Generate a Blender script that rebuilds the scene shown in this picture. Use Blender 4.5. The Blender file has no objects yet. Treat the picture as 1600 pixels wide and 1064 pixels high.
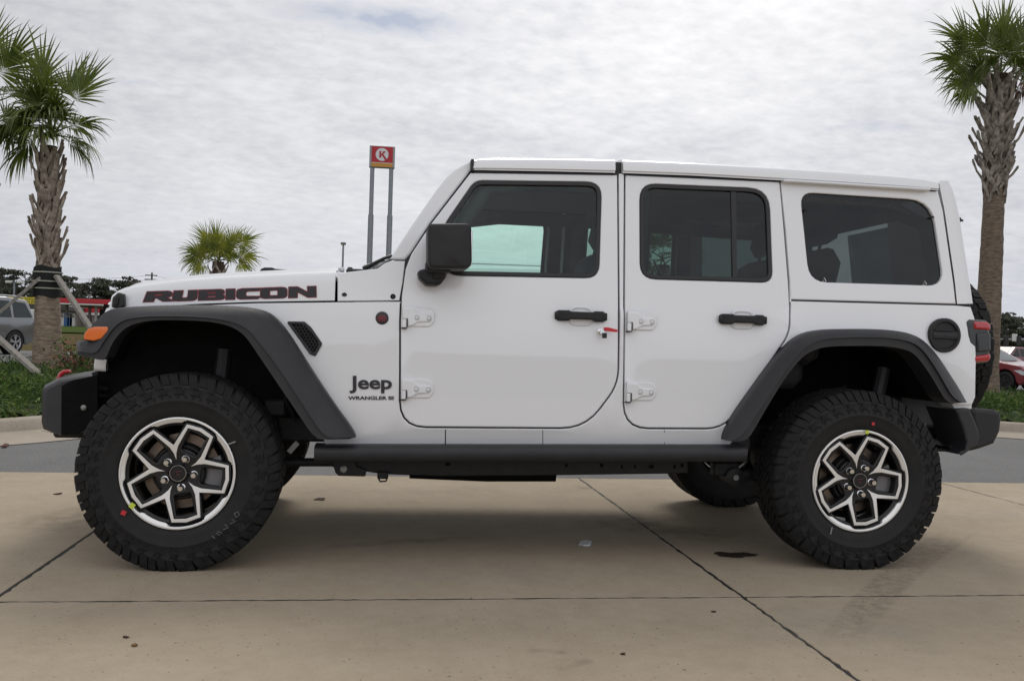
import bpy, math, random
from mathutils import Vector, Matrix
from mathutils.geometry import delaunay_2d_cdt

# ------------------------------------------------------------------ camera, sky, sun, exposure
SC = bpy.context.scene
CAM = Vector((0.8141890, -4.0693694, 1.0029661))
YAW, PITCH, ROLL, FPX = .13761952, -.0013998, .0311517, 1482.893
_f = Vector((math.sin(YAW)*math.cos(PITCH), math.cos(YAW)*math.cos(PITCH), math.sin(PITCH)))
_r0 = Vector((math.cos(YAW), -math.sin(YAW), 0)); _u0 = _r0.cross(_f)
CR = math.cos(ROLL)*_r0 + math.sin(ROLL)*_u0
CU = -math.sin(ROLL)*_r0 + math.cos(ROLL)*_u0
CF = _f
cam_d = bpy.data.cameras.new('camera'); cam = bpy.data.objects.new('camera', cam_d)
SC.collection.objects.link(cam)
cam.matrix_world = Matrix(((CR.x, CU.x, -CF.x, CAM.x), (CR.y, CU.y, -CF.y, CAM.y), (CR.z, CU.z, -CF.z, CAM.z), (0, 0, 0, 1)))
cam_d.sensor_width = 36; cam_d.sensor_fit = 'HORIZONTAL'; cam_d.lens = FPX/1600*36
cam_d.clip_start = .05; cam_d.clip_end = 6000
SC.camera = cam
SC.view_settings.view_transform = 'Standard'; SC.view_settings.look = 'None'
SC.view_settings.exposure = .54; SC.view_settings.gamma = 1

SUN_EL, SUN_AZ = math.radians(50), math.radians(12)          # azimuth from +y towards +x: the sun stands behind the car
SUN_DIR = Vector((math.sin(SUN_AZ)*math.cos(SUN_EL), math.cos(SUN_AZ)*math.cos(SUN_EL), math.sin(SUN_EL)))
sd = bpy.data.lights.new('sun', 'SUN'); sd.energy = .95; sd.angle = math.radians(22); sd.color = (1, .95, .88)
so = bpy.data.objects.new('sun', sd); SC.collection.objects.link(so)
so.rotation_euler = (-SUN_DIR).to_track_quat('-Z', 'Y').to_euler()

def nodes_of(mat):
    mat.use_nodes = True
    return mat.node_tree.nodes, mat.node_tree.links

def build_world():
    w = bpy.data.worlds.new('World'); SC.world = w; w.use_nodes = True
    N, L = w.node_tree.nodes, w.node_tree.links
    N.clear()
    out = N.new('ShaderNodeOutputWorld'); bg = N.new('ShaderNodeBackground'); bg.inputs[1].default_value = .1
    L.new(bg.outputs[0], out.inputs[0])
    sky = N.new('ShaderNodeTexSky'); sky.sky_type = 'NISHITA'; sky.sun_disc = False
    sky.sun_elevation = SUN_EL; sky.sun_rotation = SUN_AZ; sky.dust_density = 1.5
    tc = N.new('ShaderNodeTexCoord'); sep = N.new('ShaderNodeSeparateXYZ'); L.new(tc.outputs['Generated'], sep.inputs[0])
    def math_(op, a, b=None, clamp=False):
        n = N.new('ShaderNodeMath'); n.operation = op; n.use_clamp = clamp
        for i, v in enumerate((a, b)):
            if v is None: continue
            if isinstance(v, (int, float)): n.inputs[i].default_value = v
            else: L.new(v, n.inputs[i])
        return n.outputs[0]
    zz = math_('ADD', math_('MAXIMUM', sep.outputs[2], 0.0), .20)
    u = math_('DIVIDE', sep.outputs[0], zz); v = math_('DIVIDE', sep.outputs[1], zz)
    cb = N.new('ShaderNodeCombineXYZ'); L.new(u, cb.inputs[0]); L.new(v, cb.inputs[1])
    def noise(scale, detail, rough, sx=1, sy=1, rot=0, dist=0):
        mp = N.new('ShaderNodeMapping'); L.new(cb.outputs[0], mp.inputs[0])
        mp.inputs['Scale'].default_value = (sx, sy, 1); mp.inputs['Rotation'].default_value = (0, 0, rot)
        n = N.new('ShaderNodeTexNoise'); L.new(mp.outputs[0], n.inputs[0])
        n.inputs['Scale'].default_value = scale; n.inputs['Detail'].default_value = detail
        n.inputs['Roughness'].default_value = rough; n.inputs['Distortion'].default_value = dist
        return n.outputs[0]
    big = noise(.9, 4, .55, .8, 1.0, .3)
    mid = noise(5.2, 6, .58, .85, 1.0, -.3, .15)
    rip = noise(24.0, 5, .55, .85, 1.0, -.35, .12)
    s = math_('ADD', math_('MULTIPLY', big, .66), math_('ADD', math_('MULTIPLY', mid, .27), math_('MULTIPLY', rip, .31)))
    # s averages about .64
    ramp = N.new('ShaderNodeValToRGB'); L.new(s, ramp.inputs[0]); cr = ramp.color_ramp
    cr.elements[0].position = .43; cr.elements[0].color = (.47, .475, .505, 1)
    cr.elements[1].position = .83; cr.elements[1].color = (.80, .79, .79, 1)
    e = cr.elements.new(.62); e.color = (.635, .632, .64, 1)
    # brighter where the sun stands behind the cloud
    vm = N.new('ShaderNodeVectorMath'); vm.operation = 'DOT_PRODUCT'; L.new(tc.outputs['Generated'], vm.inputs[0])
    vm.inputs[1].default_value = Vector((math.sin(math.radians(14)), math.cos(math.radians(14)), math.tan(math.radians(34)))).normalized()
    glow = math_('POWER', math_('MAXIMUM', vm.outputs['Value'], 0), 7)
    gain = math_('ADD', math_('ADD', math_('MULTIPLY', glow, .43), .635), math_('MULTIPLY', math_('MAXIMUM', math_('MULTIPLY', sep.outputs[1], -1.0), 0.0), .50))  # last term: sky brightened behind the camera, added to light the car's near side
    # hazy grey-blue towards the horizon
    hz = math_('POWER', math_('SUBTRACT', 1.0, math_('MAXIMUM', sep.outputs[2], 0), True), 9)
    mixh = N.new('ShaderNodeMixRGB'); L.new(math_('MULTIPLY', hz, .75), mixh.inputs[0])
    L.new(ramp.outputs[0], mixh.inputs[1]); mixh.inputs[2].default_value = (.60, .62, .68, 1)
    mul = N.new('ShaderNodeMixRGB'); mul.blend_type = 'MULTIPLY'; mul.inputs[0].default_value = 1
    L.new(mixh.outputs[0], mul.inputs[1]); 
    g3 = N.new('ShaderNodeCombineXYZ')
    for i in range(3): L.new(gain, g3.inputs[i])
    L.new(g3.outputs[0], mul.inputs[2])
    # bluer on the side away from the sun
    tint = N.new('ShaderNodeMixRGB'); tint.blend_type = 'MULTIPLY'; L.new(math_('SUBTRACT', 1.0, glow, True), tint.inputs[0])
    L.new(mul.outputs[0], tint.inputs[1]); tint.inputs[2].default_value = (.97, .985, 1.015, 1); mul = tint
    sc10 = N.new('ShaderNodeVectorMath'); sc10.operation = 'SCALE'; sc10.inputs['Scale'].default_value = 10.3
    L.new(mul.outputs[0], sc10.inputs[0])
    # a few openings where the blue sky shows
    hole = noise(2.0, 6, .6, .8, 1.3, -.3, .5)
    hr = N.new('ShaderNodeValToRGB'); L.new(hole, hr.inputs[0])
    hr.color_ramp.elements[0].position = .615; hr.color_ramp.elements[0].color = (0, 0, 0, 1)
    hr.color_ramp.elements[1].position = .72; hr.color_ramp.elements[1].color = (.6, .6, .6, 1)
    # the gap in the cloud sheet high on the left
    def gap(u0, v0, a, b):
        du = math_('MULTIPLY', math_('SUBTRACT', u, u0), a); dv = math_('MULTIPLY', math_('SUBTRACT', v, v0), b)
        dd = math_('SQRT', math_('ADD', math_('MULTIPLY', du, du), math_('MULTIPLY', dv, dv)))
        return math_('SUBTRACT', math_('ADD', math_('MULTIPLY', mid, 2.2), math_('MULTIPLY', rip, 1.2)), math_('ADD', dd, 1.05), True)
    d1, d2 = ((CF*FPX+CR*(625-800)-CU*(33-532)).normalized(), (CF*FPX+CR*(505-800)-CU*(18-532)).normalized())
    g1 = gap(d1.x/(d1.z+.2), d1.y/(d1.z+.2), 3.6, 7.5); g2 = gap(d2.x/(d2.z+.2), d2.y/(d2.z+.2), 5.0, 10.0)
    hm = math_('MAXIMUM', math_('MULTIPLY', math_('MAXIMUM', g1, g2), 1.3, True), hr.outputs[0])
    mx = N.new('ShaderNodeMixRGB'); L.new(math_('MULTIPLY', hm, .8), mx.inputs[0])
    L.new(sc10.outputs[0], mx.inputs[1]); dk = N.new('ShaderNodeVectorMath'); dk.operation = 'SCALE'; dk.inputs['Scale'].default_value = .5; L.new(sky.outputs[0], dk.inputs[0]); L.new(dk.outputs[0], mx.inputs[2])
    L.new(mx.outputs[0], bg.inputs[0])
build_world()

# ------------------------------------------------------------------ pixel -> world helpers (photo pixels, 1600 x 1064)
def ray(px, py): return CF*FPX + CR*(px-800) - CU*(py-532)
def at(px, py, y):
    d = ray(px, py); return CAM + d*((y-CAM.y)/d.y)
def gnd(px, py, z=0):
    d = ray(px, py); return CAM + d*((z-CAM.z)/d.z)
def lerp(a, b, t): return a+(b-a)*t
def interp(x, pts):
    if x <= pts[0][0]: return pts[0][1]
    for (a, va), (b, vb) in zip(pts, pts[1:]):
        if x <= b: return va+(vb-va)*(x-a)/(b-a)
    return pts[-1][1]

# ------------------------------------------------------------------ materials
MATS = {}
def mat(name, col=(.5, .5, .5), rough=.5, metal=0, coat=0, noise=0, nscale=8, bump=0, bscale=60, col2=None, spec=.5, emit=None, estr=0, detail=6, coords='Object', stretch=(1, 1, 1), coat_rough=.03, crange=(.35, .65)):
    if name in MATS: return MATS[name]
    m = bpy.data.materials.new(name); N, L = nodes_of(m); b = N['Principled BSDF']
    b.inputs['Base Color'].default_value = (*col, 1); b.inputs['Roughness'].default_value = rough
    b.inputs['Metallic'].default_value = metal; b.inputs['Coat Weight'].default_value = coat; b.inputs['Coat Roughness'].default_value = coat_rough
    b.inputs['Specular IOR Level'].default_value = spec
    tc = N.new('ShaderNodeTexCoord'); mp = N.new('ShaderNodeMapping'); L.new(tc.outputs[coords], mp.inputs[0])
    mp.inputs['Scale'].default_value = stretch
    if col2 is not None or noise:
        n = N.new('ShaderNodeTexNoise'); n.inputs['Scale'].default_value = nscale; n.inputs['Detail'].default_value = detail
        n.inputs['Roughness'].default_value = .62
        L.new(mp.outputs[0], n.inputs[0])
        r = N.new('ShaderNodeValToRGB'); L.new(n.outputs[0], r.inputs[0])
        c2 = col2 if col2 is not None else tuple(c*(1-noise) for c in col)
        r.color_ramp.elements[0].position = crange[0]; r.color_ramp.elements[0].color = (*c2, 1)
        r.color_ramp.elements[1].position = crange[1]; r.color_ramp.elements[1].color = (*col, 1)
        L.new(r.outputs[0], b.inputs['Base Color'])
    if bump:
        n2 = N.new('ShaderNodeTexNoise'); n2.inputs['Scale'].default_value = bscale; n2.inputs['Detail'].default_value = 4
        L.new(mp.outputs[0], n2.inputs[0])
        bp = N.new('ShaderNodeBump'); bp.inputs['Strength'].default_value = bump; bp.inputs['Distance'].default_value = .01
        L.new(n2.outputs[0], bp.inputs['Height']); L.new(bp.outputs[0], b.inputs['Normal'])
    if emit:
        b.inputs['Emission Color'].default_value = (*emit, 1); b.inputs['Emission Strength'].default_value = estr
    MATS[name] = m; return m
def glass(name, tint, refl=.04):
    m = bpy.data.materials.new(name); N, L = nodes_of(m); N.clear()
    out = N.new('ShaderNodeOutputMaterial'); mx = N.new('ShaderNodeMixShader'); tr = N.new('ShaderNodeBsdfTransparent'); gl = N.new('ShaderNodeBsdfGlossy')
    fr = N.new('ShaderNodeFresnel'); fr.inputs[0].default_value = 1.45
    tr.inputs[0].default_value = (*tint, 1); gl.inputs['Roughness'].default_value = .01; gl.inputs[0].default_value = (.9, .92, .95, 1)
    ge = N.new('ShaderNodeNewGeometry'); sb = N.new('ShaderNodeMath'); sb.operation = 'SUBTRACT'; sb.inputs[0].default_value = 1; L.new(ge.outputs['Backfacing'], sb.inputs[1])
    ml = N.new('ShaderNodeMath'); ml.operation = 'MULTIPLY'; ml.use_clamp = True; L.new(fr.outputs[0], ml.inputs[0]); L.new(sb.outputs[0], ml.inputs[1])
    L.new(ml.outputs[0], mx.inputs[0]); L.new(tr.outputs[0], mx.inputs[1]); L.new(gl.outputs[0], mx.inputs[2]); L.new(mx.outputs[0], out.inputs[0])
    MATS[name] = m; return m

M_WHITE = mat('white_paint', (.79, .80, .82), .28, coat=1, bump=.02, bscale=3)
M_PLASTIC = mat('black_plastic', (.019, .019, .021), .50, noise=.25, nscale=40, bump=.2, bscale=500, spec=.4)
M_PLASTIC2 = mat('grey_plastic', (.027, .027, .031), .46, noise=.25, nscale=9, bump=.2, bscale=500, spec=.45)
M_RUBBER = mat('tyre_rubber', (.014, .0137, .014), .66, noise=.35, nscale=14, bump=.12, bscale=220, spec=.35)
M_TREAD = mat('tread_rubber', (.011, .011, .0115), .72, noise=.35, nscale=24, bump=.25, bscale=160, spec=.3)
M_SEAL = mat('seal_rubber', (.012, .012, .013), .45)
M_DARK = mat('underbody_black', (.009, .009, .009), .8, noise=.4, nscale=12, spec=.08)
M_FRAME = mat('frame_black', (.022, .022, .023), .5, noise=.3, nscale=20, spec=.25)
M_BLACKRIM = mat('rim_black', (.008, .008, .009), .38, coat=.15, spec=.35)
M_MACH = mat('machined_alloy', (.80, .79, .77), .34, metal=.55)
M_CHROME = mat('chrome', (.75, .75, .76), .12, metal=1)
M_STEEL = mat('brake_steel', (.26, .20, .155), .45, metal=.7, noise=.3, nscale=20)
M_DECAL = mat('decal_charcoal', (.022, .020, .026), .4)
M_DECALRED = mat('decal_red', (.30, .02, .03), .4)
M_RED = mat('red_enamel', (.45, .01, .015), .3, coat=.5)
M_AMBER = mat('amber_lens', (.75, .15, .008), .2, coat=1)
M_TAIL = mat('tail_lens', (.42, .006, .012), .12, coat=1)
M_TAILG = mat('tail_housing', (.018, .022, .022), .3, coat=.4)
M_SEAT = mat('seat_cloth', (.045, .045, .048), .8, noise=.3, nscale=30)
M_CABIN = mat('cabin_trim', (.05, .05, .053), .7, noise=.2, nscale=10)
M_GF = glass('window_glass', (.86, .955, .915))
M_GR = glass('privacy_glass', (.29, .33, .32)); M_GD = glass('door_privacy_glass', (.54, .64, .60))
M_GB = glass('car_glass', (.25, .3, .3))

# ------------------------------------------------------------------ mesh helpers
COL = SC.collection
def tag(o, label=None, cat=None, group=None, kind=None):
    for k, v in (('label', label), ('category', cat), ('group', group), ('kind', kind)):
        if v: o[k] = v
    return o
def empty(name, loc, label=None, cat=None, group=None):
    o = bpy.data.objects.new(name, None); COL.objects.link(o); o.location = loc; o.empty_display_size = .1
    bpy.context.view_layer.update()
    return tag(o, label, cat, group)
def link(name, me, m, parent=None, smooth=35, wn=False):
    if m is not None:
        for x in (m if isinstance(m, (list, tuple)) else [m]): me.materials.append(x)
    o = bpy.data.objects.new(name, me); COL.objects.link(o)
    if parent is not None:
        o.parent = parent
        pm = Matrix.Identity(4); p = parent
        chain = []
        while p is not None: chain.append(p); p = p.parent
        for p in reversed(chain): pm = pm @ p.matrix_parent_inverse @ p.matrix_basis
        o.matrix_parent_inverse = pm.inverted()
    if smooth:
        me.polygons.foreach_set('use_smooth', [True]*len(me.polygons)); me.set_sharp_from_angle(angle=math.radians(smooth))
    if wn:
        w = o.modifiers.new('wn', 'WEIGHTED_NORMAL'); w.keep_sharp = True
    return o

class MB:
    def __init__(s): s.v = []; s.f = []; s.mi = []
    def add(s, vs, fs, mi=0):
        k = len(s.v); s.v += [tuple(v) for v in vs]; s.f += [tuple(i+k for i in f) for f in fs]; s.mi += [mi]*len(fs)
    def grid(s, rows, close_u=False, close_v=False, mi=0, flip=False):
        n, m = len(rows), len(rows[0]); vs = [p for r in rows for p in r]; fs = []
        for i in range(n if close_u else n-1):
            for j in range(m if close_v else m-1):
                a, b, c, d = i*m+j, i*m+(j+1) % m, ((i+1) % n)*m+(j+1) % m, ((i+1) % n)*m+j
                fs.append((a, d, c, b) if flip else (a, b, c, d))
        s.add(vs, fs, mi)
    def box(s, x0, x1, y0, y1, z0, z1, b=0, M=None, mi=0):
        """box with chamfered edges"""
        xs = sorted((x0, x1)); ys = sorted((y0, y1)); zs = sorted((z0, z1))
        if b <= 0:
            vs = [(x, y, z) for x in xs for y in ys for z in zs]
            fs = [(0, 1, 3, 2), (4, 6, 7, 5), (0, 4, 5, 1), (2, 3, 7, 6), (0, 2, 6, 4), (1, 5, 7, 3)]
        else:
            vs = []; fs = []
            idx = {}
            for ix in (0, 1):
                for iy in (0, 1):
                    for iz in (0, 1):
                        for ax in range(3):
                            p = [xs[ix], ys[iy], zs[iz]]; sg = [1 if k == 0 else -1 for k in (ix, iy, iz)]
                            for q in range(3):
                                if q != ax: p[q] += sg[q]*b
                            idx[(ix, iy, iz, ax)] = len(vs); vs.append(tuple(p))
            def I(t, ax): return idx[(t[0], t[1], t[2], ax)]
            for ax in range(3):
                for sd_ in (0, 1):
                    o = [q for q in range(3) if q != ax]; loop = []
                    for a_, b_ in ((0, 0), (1, 0), (1, 1), (0, 1)):
                        t = [0, 0, 0]; t[ax] = sd_; t[o[0]] = a_; t[o[1]] = b_; loop.append(I(t, ax))
                    if (sd_ == 1) != (ax == 1): fs.append(tuple(loop))
                    else: fs.append(tuple(reversed(loop)))
            for ax in range(3):
                o = [q for q in range(3) if q != ax]
                for a_ in (0, 1):
                    for b_ in (0, 1):
                        t0 = [0, 0, 0]; t0[o[0]] = a_; t0[o[1]] = b_; t1 = list(t0); t1[ax] = 1
                        q = (I(t0, o[0]), I(t1, o[0]), I(t1, o[1]), I(t0, o[1]))
                        fs.append(q if (a_ == b_) != (ax == 1) else tuple(reversed(q)))
            for ix in (0, 1):
                for iy in (0, 1):
                    for iz in (0, 1):
                        t = (ix, iy, iz); q = (I(t, 0), I(t, 1), I(t, 2))
                        fs.append(q if (ix+iy+iz) % 2 == 1 else tuple(reversed(q)))
        if M is not None: vs = [M @ Vector(v) for v in vs]
        s.add(vs, fs, mi)
    def tube(s, pts, r, n=10, cap=True, mi=0, flat=1.0):
        pts = [Vector(p) for p in pts]; rs = r if isinstance(r, (list, tuple)) else [r]*len(pts)
        t0 = (pts[1]-pts[0]).normalized(); up = Vector((0, 0, 1)) if abs(t0.z) < .9 else Vector((1, 0, 0))
        a = t0.cross(up).normalized(); rows = []
        for i, p in enumerate(pts):
            t = (pts[min(i+1, len(pts)-1)]-pts[max(i-1, 0)]).normalized()
            a = (a-t*a.dot(t)).normalized(); b = t.cross(a)
            rows.append([p+(a*math.cos(2*math.pi*k/n)+b*math.sin(2*math.pi*k/n)*flat)*rs[i] for k in range(n)])
        k = len(s.v); s.grid(rows, close_v=True, mi=mi, flip=True)
        if cap:
            s.f += [tuple(k+i for i in range(n)), tuple(k+(len(rows)-1)*n+i for i in reversed(range(n)))]; s.mi += [mi, mi]
    def lathe(s, prof, c, ax=Vector((0, 1, 0)), n=48, mi=0, a0=0, a1=None):
        """prof: (radius, depth along ax)"""
        ax = Vector(ax).normalized(); e1 = Vector((1, 0, 0)) if abs(ax.x) < .9 else Vector((0, 1, 0)); e1 = (e1-ax*e1.dot(ax)).normalized(); e2 = ax.cross(e1)
        c = Vector(c); full = a1 is None
        rows = []
        for k in range(n if full else n+1):
            a = 2*math.pi*k/n if full else a0+(a1-a0)*k/n
            d = e1*math.cos(a)+e2*math.sin(a)
            rows.append([c+d*r+ax*h for r, h in prof])
        s.grid(rows, close_u=full, mi=mi)
    def prism(s, poly, m0, t, mi=0):
        """poly in 2-D, m0(u, v, d) -> point, depth 0..t (convex or simple outline, ngon caps)"""
        n = len(poly); vs = [m0(u, v, 0) for u, v in poly]+[m0(u, v, t) for u, v in poly]
        s.add(vs, [tuple(range(n)), tuple(range(2*n-1, n-1, -1))]+[(i, i+n, (i+1) % n+n, (i+1) % n) for i in range(n)], mi)
    def mesh(s, name):
        me = bpy.data.meshes.new(name); me.from_pydata(s.v, [], s.f); 
        if any(s.mi): me.polygons.foreach_set('material_index', s.mi)
        me.update(); return me
    def recalc(s, name):
        import bmesh
        me = s.mesh(name); bm = bmesh.new(); bm.from_mesh(me); bmesh.ops.recalc_face_normals(bm, faces=bm.faces); bm.to_mesh(me); bm.free(); return me
    def build(s, name, m, parent=None, smooth=35, wn=False, fix=True):
        return link(name, s.recalc(name) if fix else s.mesh(name), m, parent, smooth, wn)

def area(p): return .5*sum(a[0]*b[1]-b[0]*a[1] for a, b in zip(p, p[1:]+p[:1]))
def ccw(p): return list(p) if area(p) > 0 else list(reversed(p))
def offset(p, d):
    """offset a ccw polygon inward by d (negative: outward)"""
    n = len(p); out = []
    for i in range(n):
        a, b, c = Vector(p[i-1]), Vector(p[i]), Vector(p[(i+1) % n])
        e1 = (b-a); e2 = (c-b)
        if e1.length < 1e-9 or e2.length < 1e-9: out.append(tuple(b)); continue
        e1.normalize(); e2.normalize(); n1 = Vector((-e1.y, e1.x)); n2 = Vector((-e2.y, e2.x))
        m = n1+n2
        if m.length < 1e-6: m = n1
        m.normalize(); k = max(.35, m.dot(n1)); out.append(tuple(b+m*(d/k)))
    return out
def fillet(pts, n=5):
    """points (x, y) or (x, y, r): round the corners"""
    out = []; N = len(pts)
    for i in range(N):
        p = pts[i]; r = p[2] if len(p) > 2 else 0
        b = Vector(p[:2])
        if r <= 0: out.append(tuple(b)); continue
        a, c = Vector(pts[i-1][:2]), Vector(pts[(i+1) % N][:2])
        u, w = (a-b), (c-b); lu, lw = u.length, w.length; u.normalize(); w.normalize()
        ang = math.acos(max(-1, min(1, u.dot(w)))); t = min(r/math.tan(ang/2), lu*.48, lw*.48)
        p0, p1 = b+u*t, b+w*t
        for k in range(n+1):
            q = k/n; out.append(tuple((1-q)**2*p0+2*q*(1-q)*b+q*q*p1))
    return out
def inpoly(p, poly):
    x, y = p; c = False
    for (x1, y1), (x2, y2) in zip(poly, poly[1:]+poly[:1]):
        if (y1 > y) != (y2 > y) and x < (x2-x1)*(y-y1)/(y2-y1)+x1: c = not c
    return c
def fill2d(outer, holes, grid=0):
    vs = []; es = []
    for loop in [outer]+list(holes):
        k = len(vs); n = len(loop); vs += [Vector(p) for p in loop]; es += [(k+i, k+(i+1) % n) for i in range(n)]
    if grid:
        x0, x1 = min(p[0] for p in outer), max(p[0] for p in outer); y0, y1 = min(p[1] for p in outer), max(p[1] for p in outer)
        gx = [x0+grid*(i+.5) for i in range(int((x1-x0)/grid)+1)]; gy = [y0+grid*(i+.5) for i in range(int((y1-y0)/grid)+1)]
        lo = [offset(l, s_*grid*.3) for l, s_ in zip([outer]+list(holes), [1]+[-1]*len(holes))]
        for a in gx:
            for b in gy:
                if inpoly((a, b), lo[0]) and not any(inpoly((a, b), h) for h in lo[1:]): vs.append(Vector((a, b)))
    V, E_, F_, *_ = delaunay_2d_cdt(vs, es, [], 0, 1e-6)
    tris = []
    for f in F_:
        c = sum((V[i] for i in f), Vector((0, 0)))/len(f)
        if inpoly(c, outer) and not any(inpoly(c, h) for h in holes):
            p = [V[i] for i in f]
            tris.append(tuple(f) if area([tuple(q) for q in p]) > 0 else tuple(reversed(f)))
    return V, tris
def plate(mb, outer, holes, m0, t, b=.003, grid=0, back=True, backb=False, m1=None, mi=0, flip=False, nb=3):
    """rounded-edge plate: outline in (u, v), m0(u, v, d) maps to 3-D with depth d; m1 an own map for the back face"""
    outer = ccw(outer); holes = [ccw(h) for h in holes]
    m1 = m1 or (lambda u, v, d: m0(u, v, t+d))
    def face(m, rev, bb):
        V, T = fill2d(offset(outer, bb), [offset(h, -bb) for h in holes], grid)
        mb.add([m(p.x, p.y, 0) for p in V], [tuple(reversed(f)) if rev != flip else f for f in T], mi)
    def rings(loop, sg, m, bb):
        R = []
        for k in range(nb+1):
            a = math.pi/2*k/nb; off = bb*(1-math.sin(a)); R.append((offset(loop, sg*off) if off > 1e-9 else loop, bb*(1-math.cos(a))))
        return R
    face(m0, False, b)
    if back: face(m1, True, b if backb else b*.5)
    for loop, sg in [(outer, 1)]+[(h, -1) for h in holes]:
        rows = [[m0(u, v, d) for u, v in l] for l, d in rings(loop, sg, m0, b)]
        if backb: rows += [[m1(u, v, -d) for u, v in l] for l, d in reversed(rings(loop, sg, m1, b))]
        else: rows += [[m1(u, v, 0) for u, v in loop]]
        mb.grid(rows, close_v=True, mi=mi, flip=(sg < 0) == (not flip))
def resample(pts, n):
    pts = [Vector(p) for p in pts]; d = [0]
    for a, b in zip(pts, pts[1:]): d.append(d[-1]+(b-a).length)
    out = []; j = 0
    for k in range(n):
        s = d[-1]*k/(n-1)
        while j < len(d)-2 and d[j+1] < s: j += 1
        q = (s-d[j])/max(1e-9, d[j+1]-d[j]); out.append(pts[j].lerp(pts[j+1], q))
    return out
def smoothline(pts, it=2):
    pts = [Vector(p) for p in pts]
    for _ in range(it):
        o = [pts[0]]
        for a, b in zip(pts, pts[1:]): o += [a.lerp(b, .25), a.lerp(b, .75)]
        o.append(pts[-1]); pts = o
    return pts
def textmesh(s, bold=0, font_sx=1):
    cu = bpy.data.curves.new('t', 'FONT'); cu.body = s; cu.size = 1; cu.offset = bold; cu.align_x = 'LEFT'; cu.resolution_u = 4
    o = bpy.data.objects.new('t', cu); COL.objects.link(o); dg = bpy.context.evaluated_depsgraph_get(); dg.update()
    me = bpy.data.meshes.new_from_object(o.evaluated_get(dg)); bpy.data.objects.remove(o); bpy.data.curves.remove(cu)
    return me
def text_on(name, s, m0, x0, x1, y0, y1, t, m, parent=None, bold=0):
    """text fitted into the (u, v) box, mapped by m0(u, v, d), t deep"""
    me = textmesh(s, bold); xs = [v.co.x for v in me.vertices]; ys = [v.co.y for v in me.vertices]
    a, b, c, d = min(xs), max(xs), min(ys), max(ys)
    P = [(x0+(v.co.x-a)/(b-a)*(x1-x0), y0+(v.co.y-c)/(d-c)*(y1-y0)) for v in me.vertices]
    mb = MB(); F_ = [tuple(p.vertices) for p in me.polygons]
    mb.add([m0(u, v, -t) for u, v in P], F_)
    cnt = {}
    for f in F_:
        for i in range(len(f)):
            e = (f[i], f[(i+1) % len(f)]); cnt[e] = 1
    n = len(P); k = len(mb.v); mb.add([m0(u, v, 0) for u, v in P], [])
    for (i, j) in cnt:
        if (j, i) not in cnt: mb.f.append((i, i+k, j+k, j)); mb.mi.append(0)
    bpy.data.meshes.remove(me)
    return mb.build(name, m, parent, smooth=0)

# ================================================================== THE WHITE OFF-ROAD CAR (front axle at x = 0, near tyre faces at y = 0, centre line y = .94)
YC = .94
def yb(x, z):
    y = .13
    if z > 1.165: y += .016+(z-1.165)*.13
    elif z > 1.125: y += .016*(z-1.125)/.04
    if z < .60: y += (.60-z)*.45
    if x < .62: y += .13*(.62-x)**2/(.62-x+.25)
    return y
def surf(px, py, fn=yb):
    y = .13
    for _ in range(8):
        p = at(px, py, y); y = fn(p.x, p.z)
    return (p.x, p.z)
def spts(pts, fn=yb): return [surf(p[0], p[1], fn) for p in fillet(pts)]
def mside(fn=yb, proud=0): return lambda x, z, d: (x, fn(x, z)-proud+d, z)

car = empty('off_road_car', (1.5, YC, 0), 'white four door off-road car with black fender flares standing in profile on concrete', 'off-road car')
def side_panel(name, pts, m, holes=(), fn=yb, t=.04, b=.004, proud=0, grid=.12, parent=car, pre=False, back=True):
    mb = MB()
    o = pts if pre else spts(pts, fn); h = [x if pre else spts(x, fn) for x in holes]
    plate(mb, o, h, mside(fn, proud), t, b, grid, back)
    return mb.build(name, m, parent, 40, wn=True, fix=False)
def mirrored(o, parent=None):
    me = o.data.copy()
    for v in me.vertices: v.co.y = 2*YC-v.co.y
    me.flip_normals()
    c = bpy.data.objects.new(o.name.split('.')[0], me); COL.objects.link(c); c.parent = parent or o.parent; c.matrix_parent_inverse = o.matrix_parent_inverse
    c.location = o.location
    for md in o.modifiers:
        if md.type == 'WEIGHTED_NORMAL': w = c.modifiers.new('wn', 'WEIGHTED_NORMAL'); w.keep_sharp = True
    return c
def mirror_tree(o, parent=None):
    c = mirrored(o, parent)
    for ch in list(o.children): mirror_tree(ch, c)
    return c

# ---- traced outlines (photo pixels)
DOOR1 = [(735.6, 270.5), (964.5, 274), (966, 480), (965.8, 540), (965, 600, 75), (914, 668, 75), (626, 666, 40), (626.5, 500), (628, 462, 14), (634, 420, 12), (643, 397, 6), (673.8, 350)]
WIN1 = [(742, 282, 24), (940.5, 284.5, 24), (936, 435, 22), (688, 430.5, 40), (689, 362, 8), (700, 343, 4)]
DOOR2 = [(977.6, 274), (1218.4, 284.5), (1225, 360), (1231.5, 440), (1233.7, 480, 30), (1233, 521, 60), (1132, 668.5, 55), (975.6, 668, 38), (976.5, 480)]
WIN2 = [(999.5, 286.5, 25), (1202, 295, 36), (1207.5, 442, 17), (1000, 436, 26)]
QWIN = [(1250.5, 300.5, 18), (1456, 313.5, 46), (1476, 447, 22), (1265, 440.5, 32)]
def grow(poly2, d): return offset(ccw(poly2), -d)
D1, W1, D2, W2 = spts(DOOR1), spts(WIN1), spts(DOOR2), spts(WIN2)
def shrink(p, d): return offset(ccw(p), d)

def dense(P, step=.03):
    out = []
    for p, q in zip(P, P[1:]+P[:1]):
        n = max(1, int(math.dist(p, q)/step)); out += [(lerp(p[0], q[0], k/n), lerp(p[1], q[1], k/n)) for k in range(n)]
    return out
DENSE1, DENSE2 = dense(D1), dense(D2)
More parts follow.
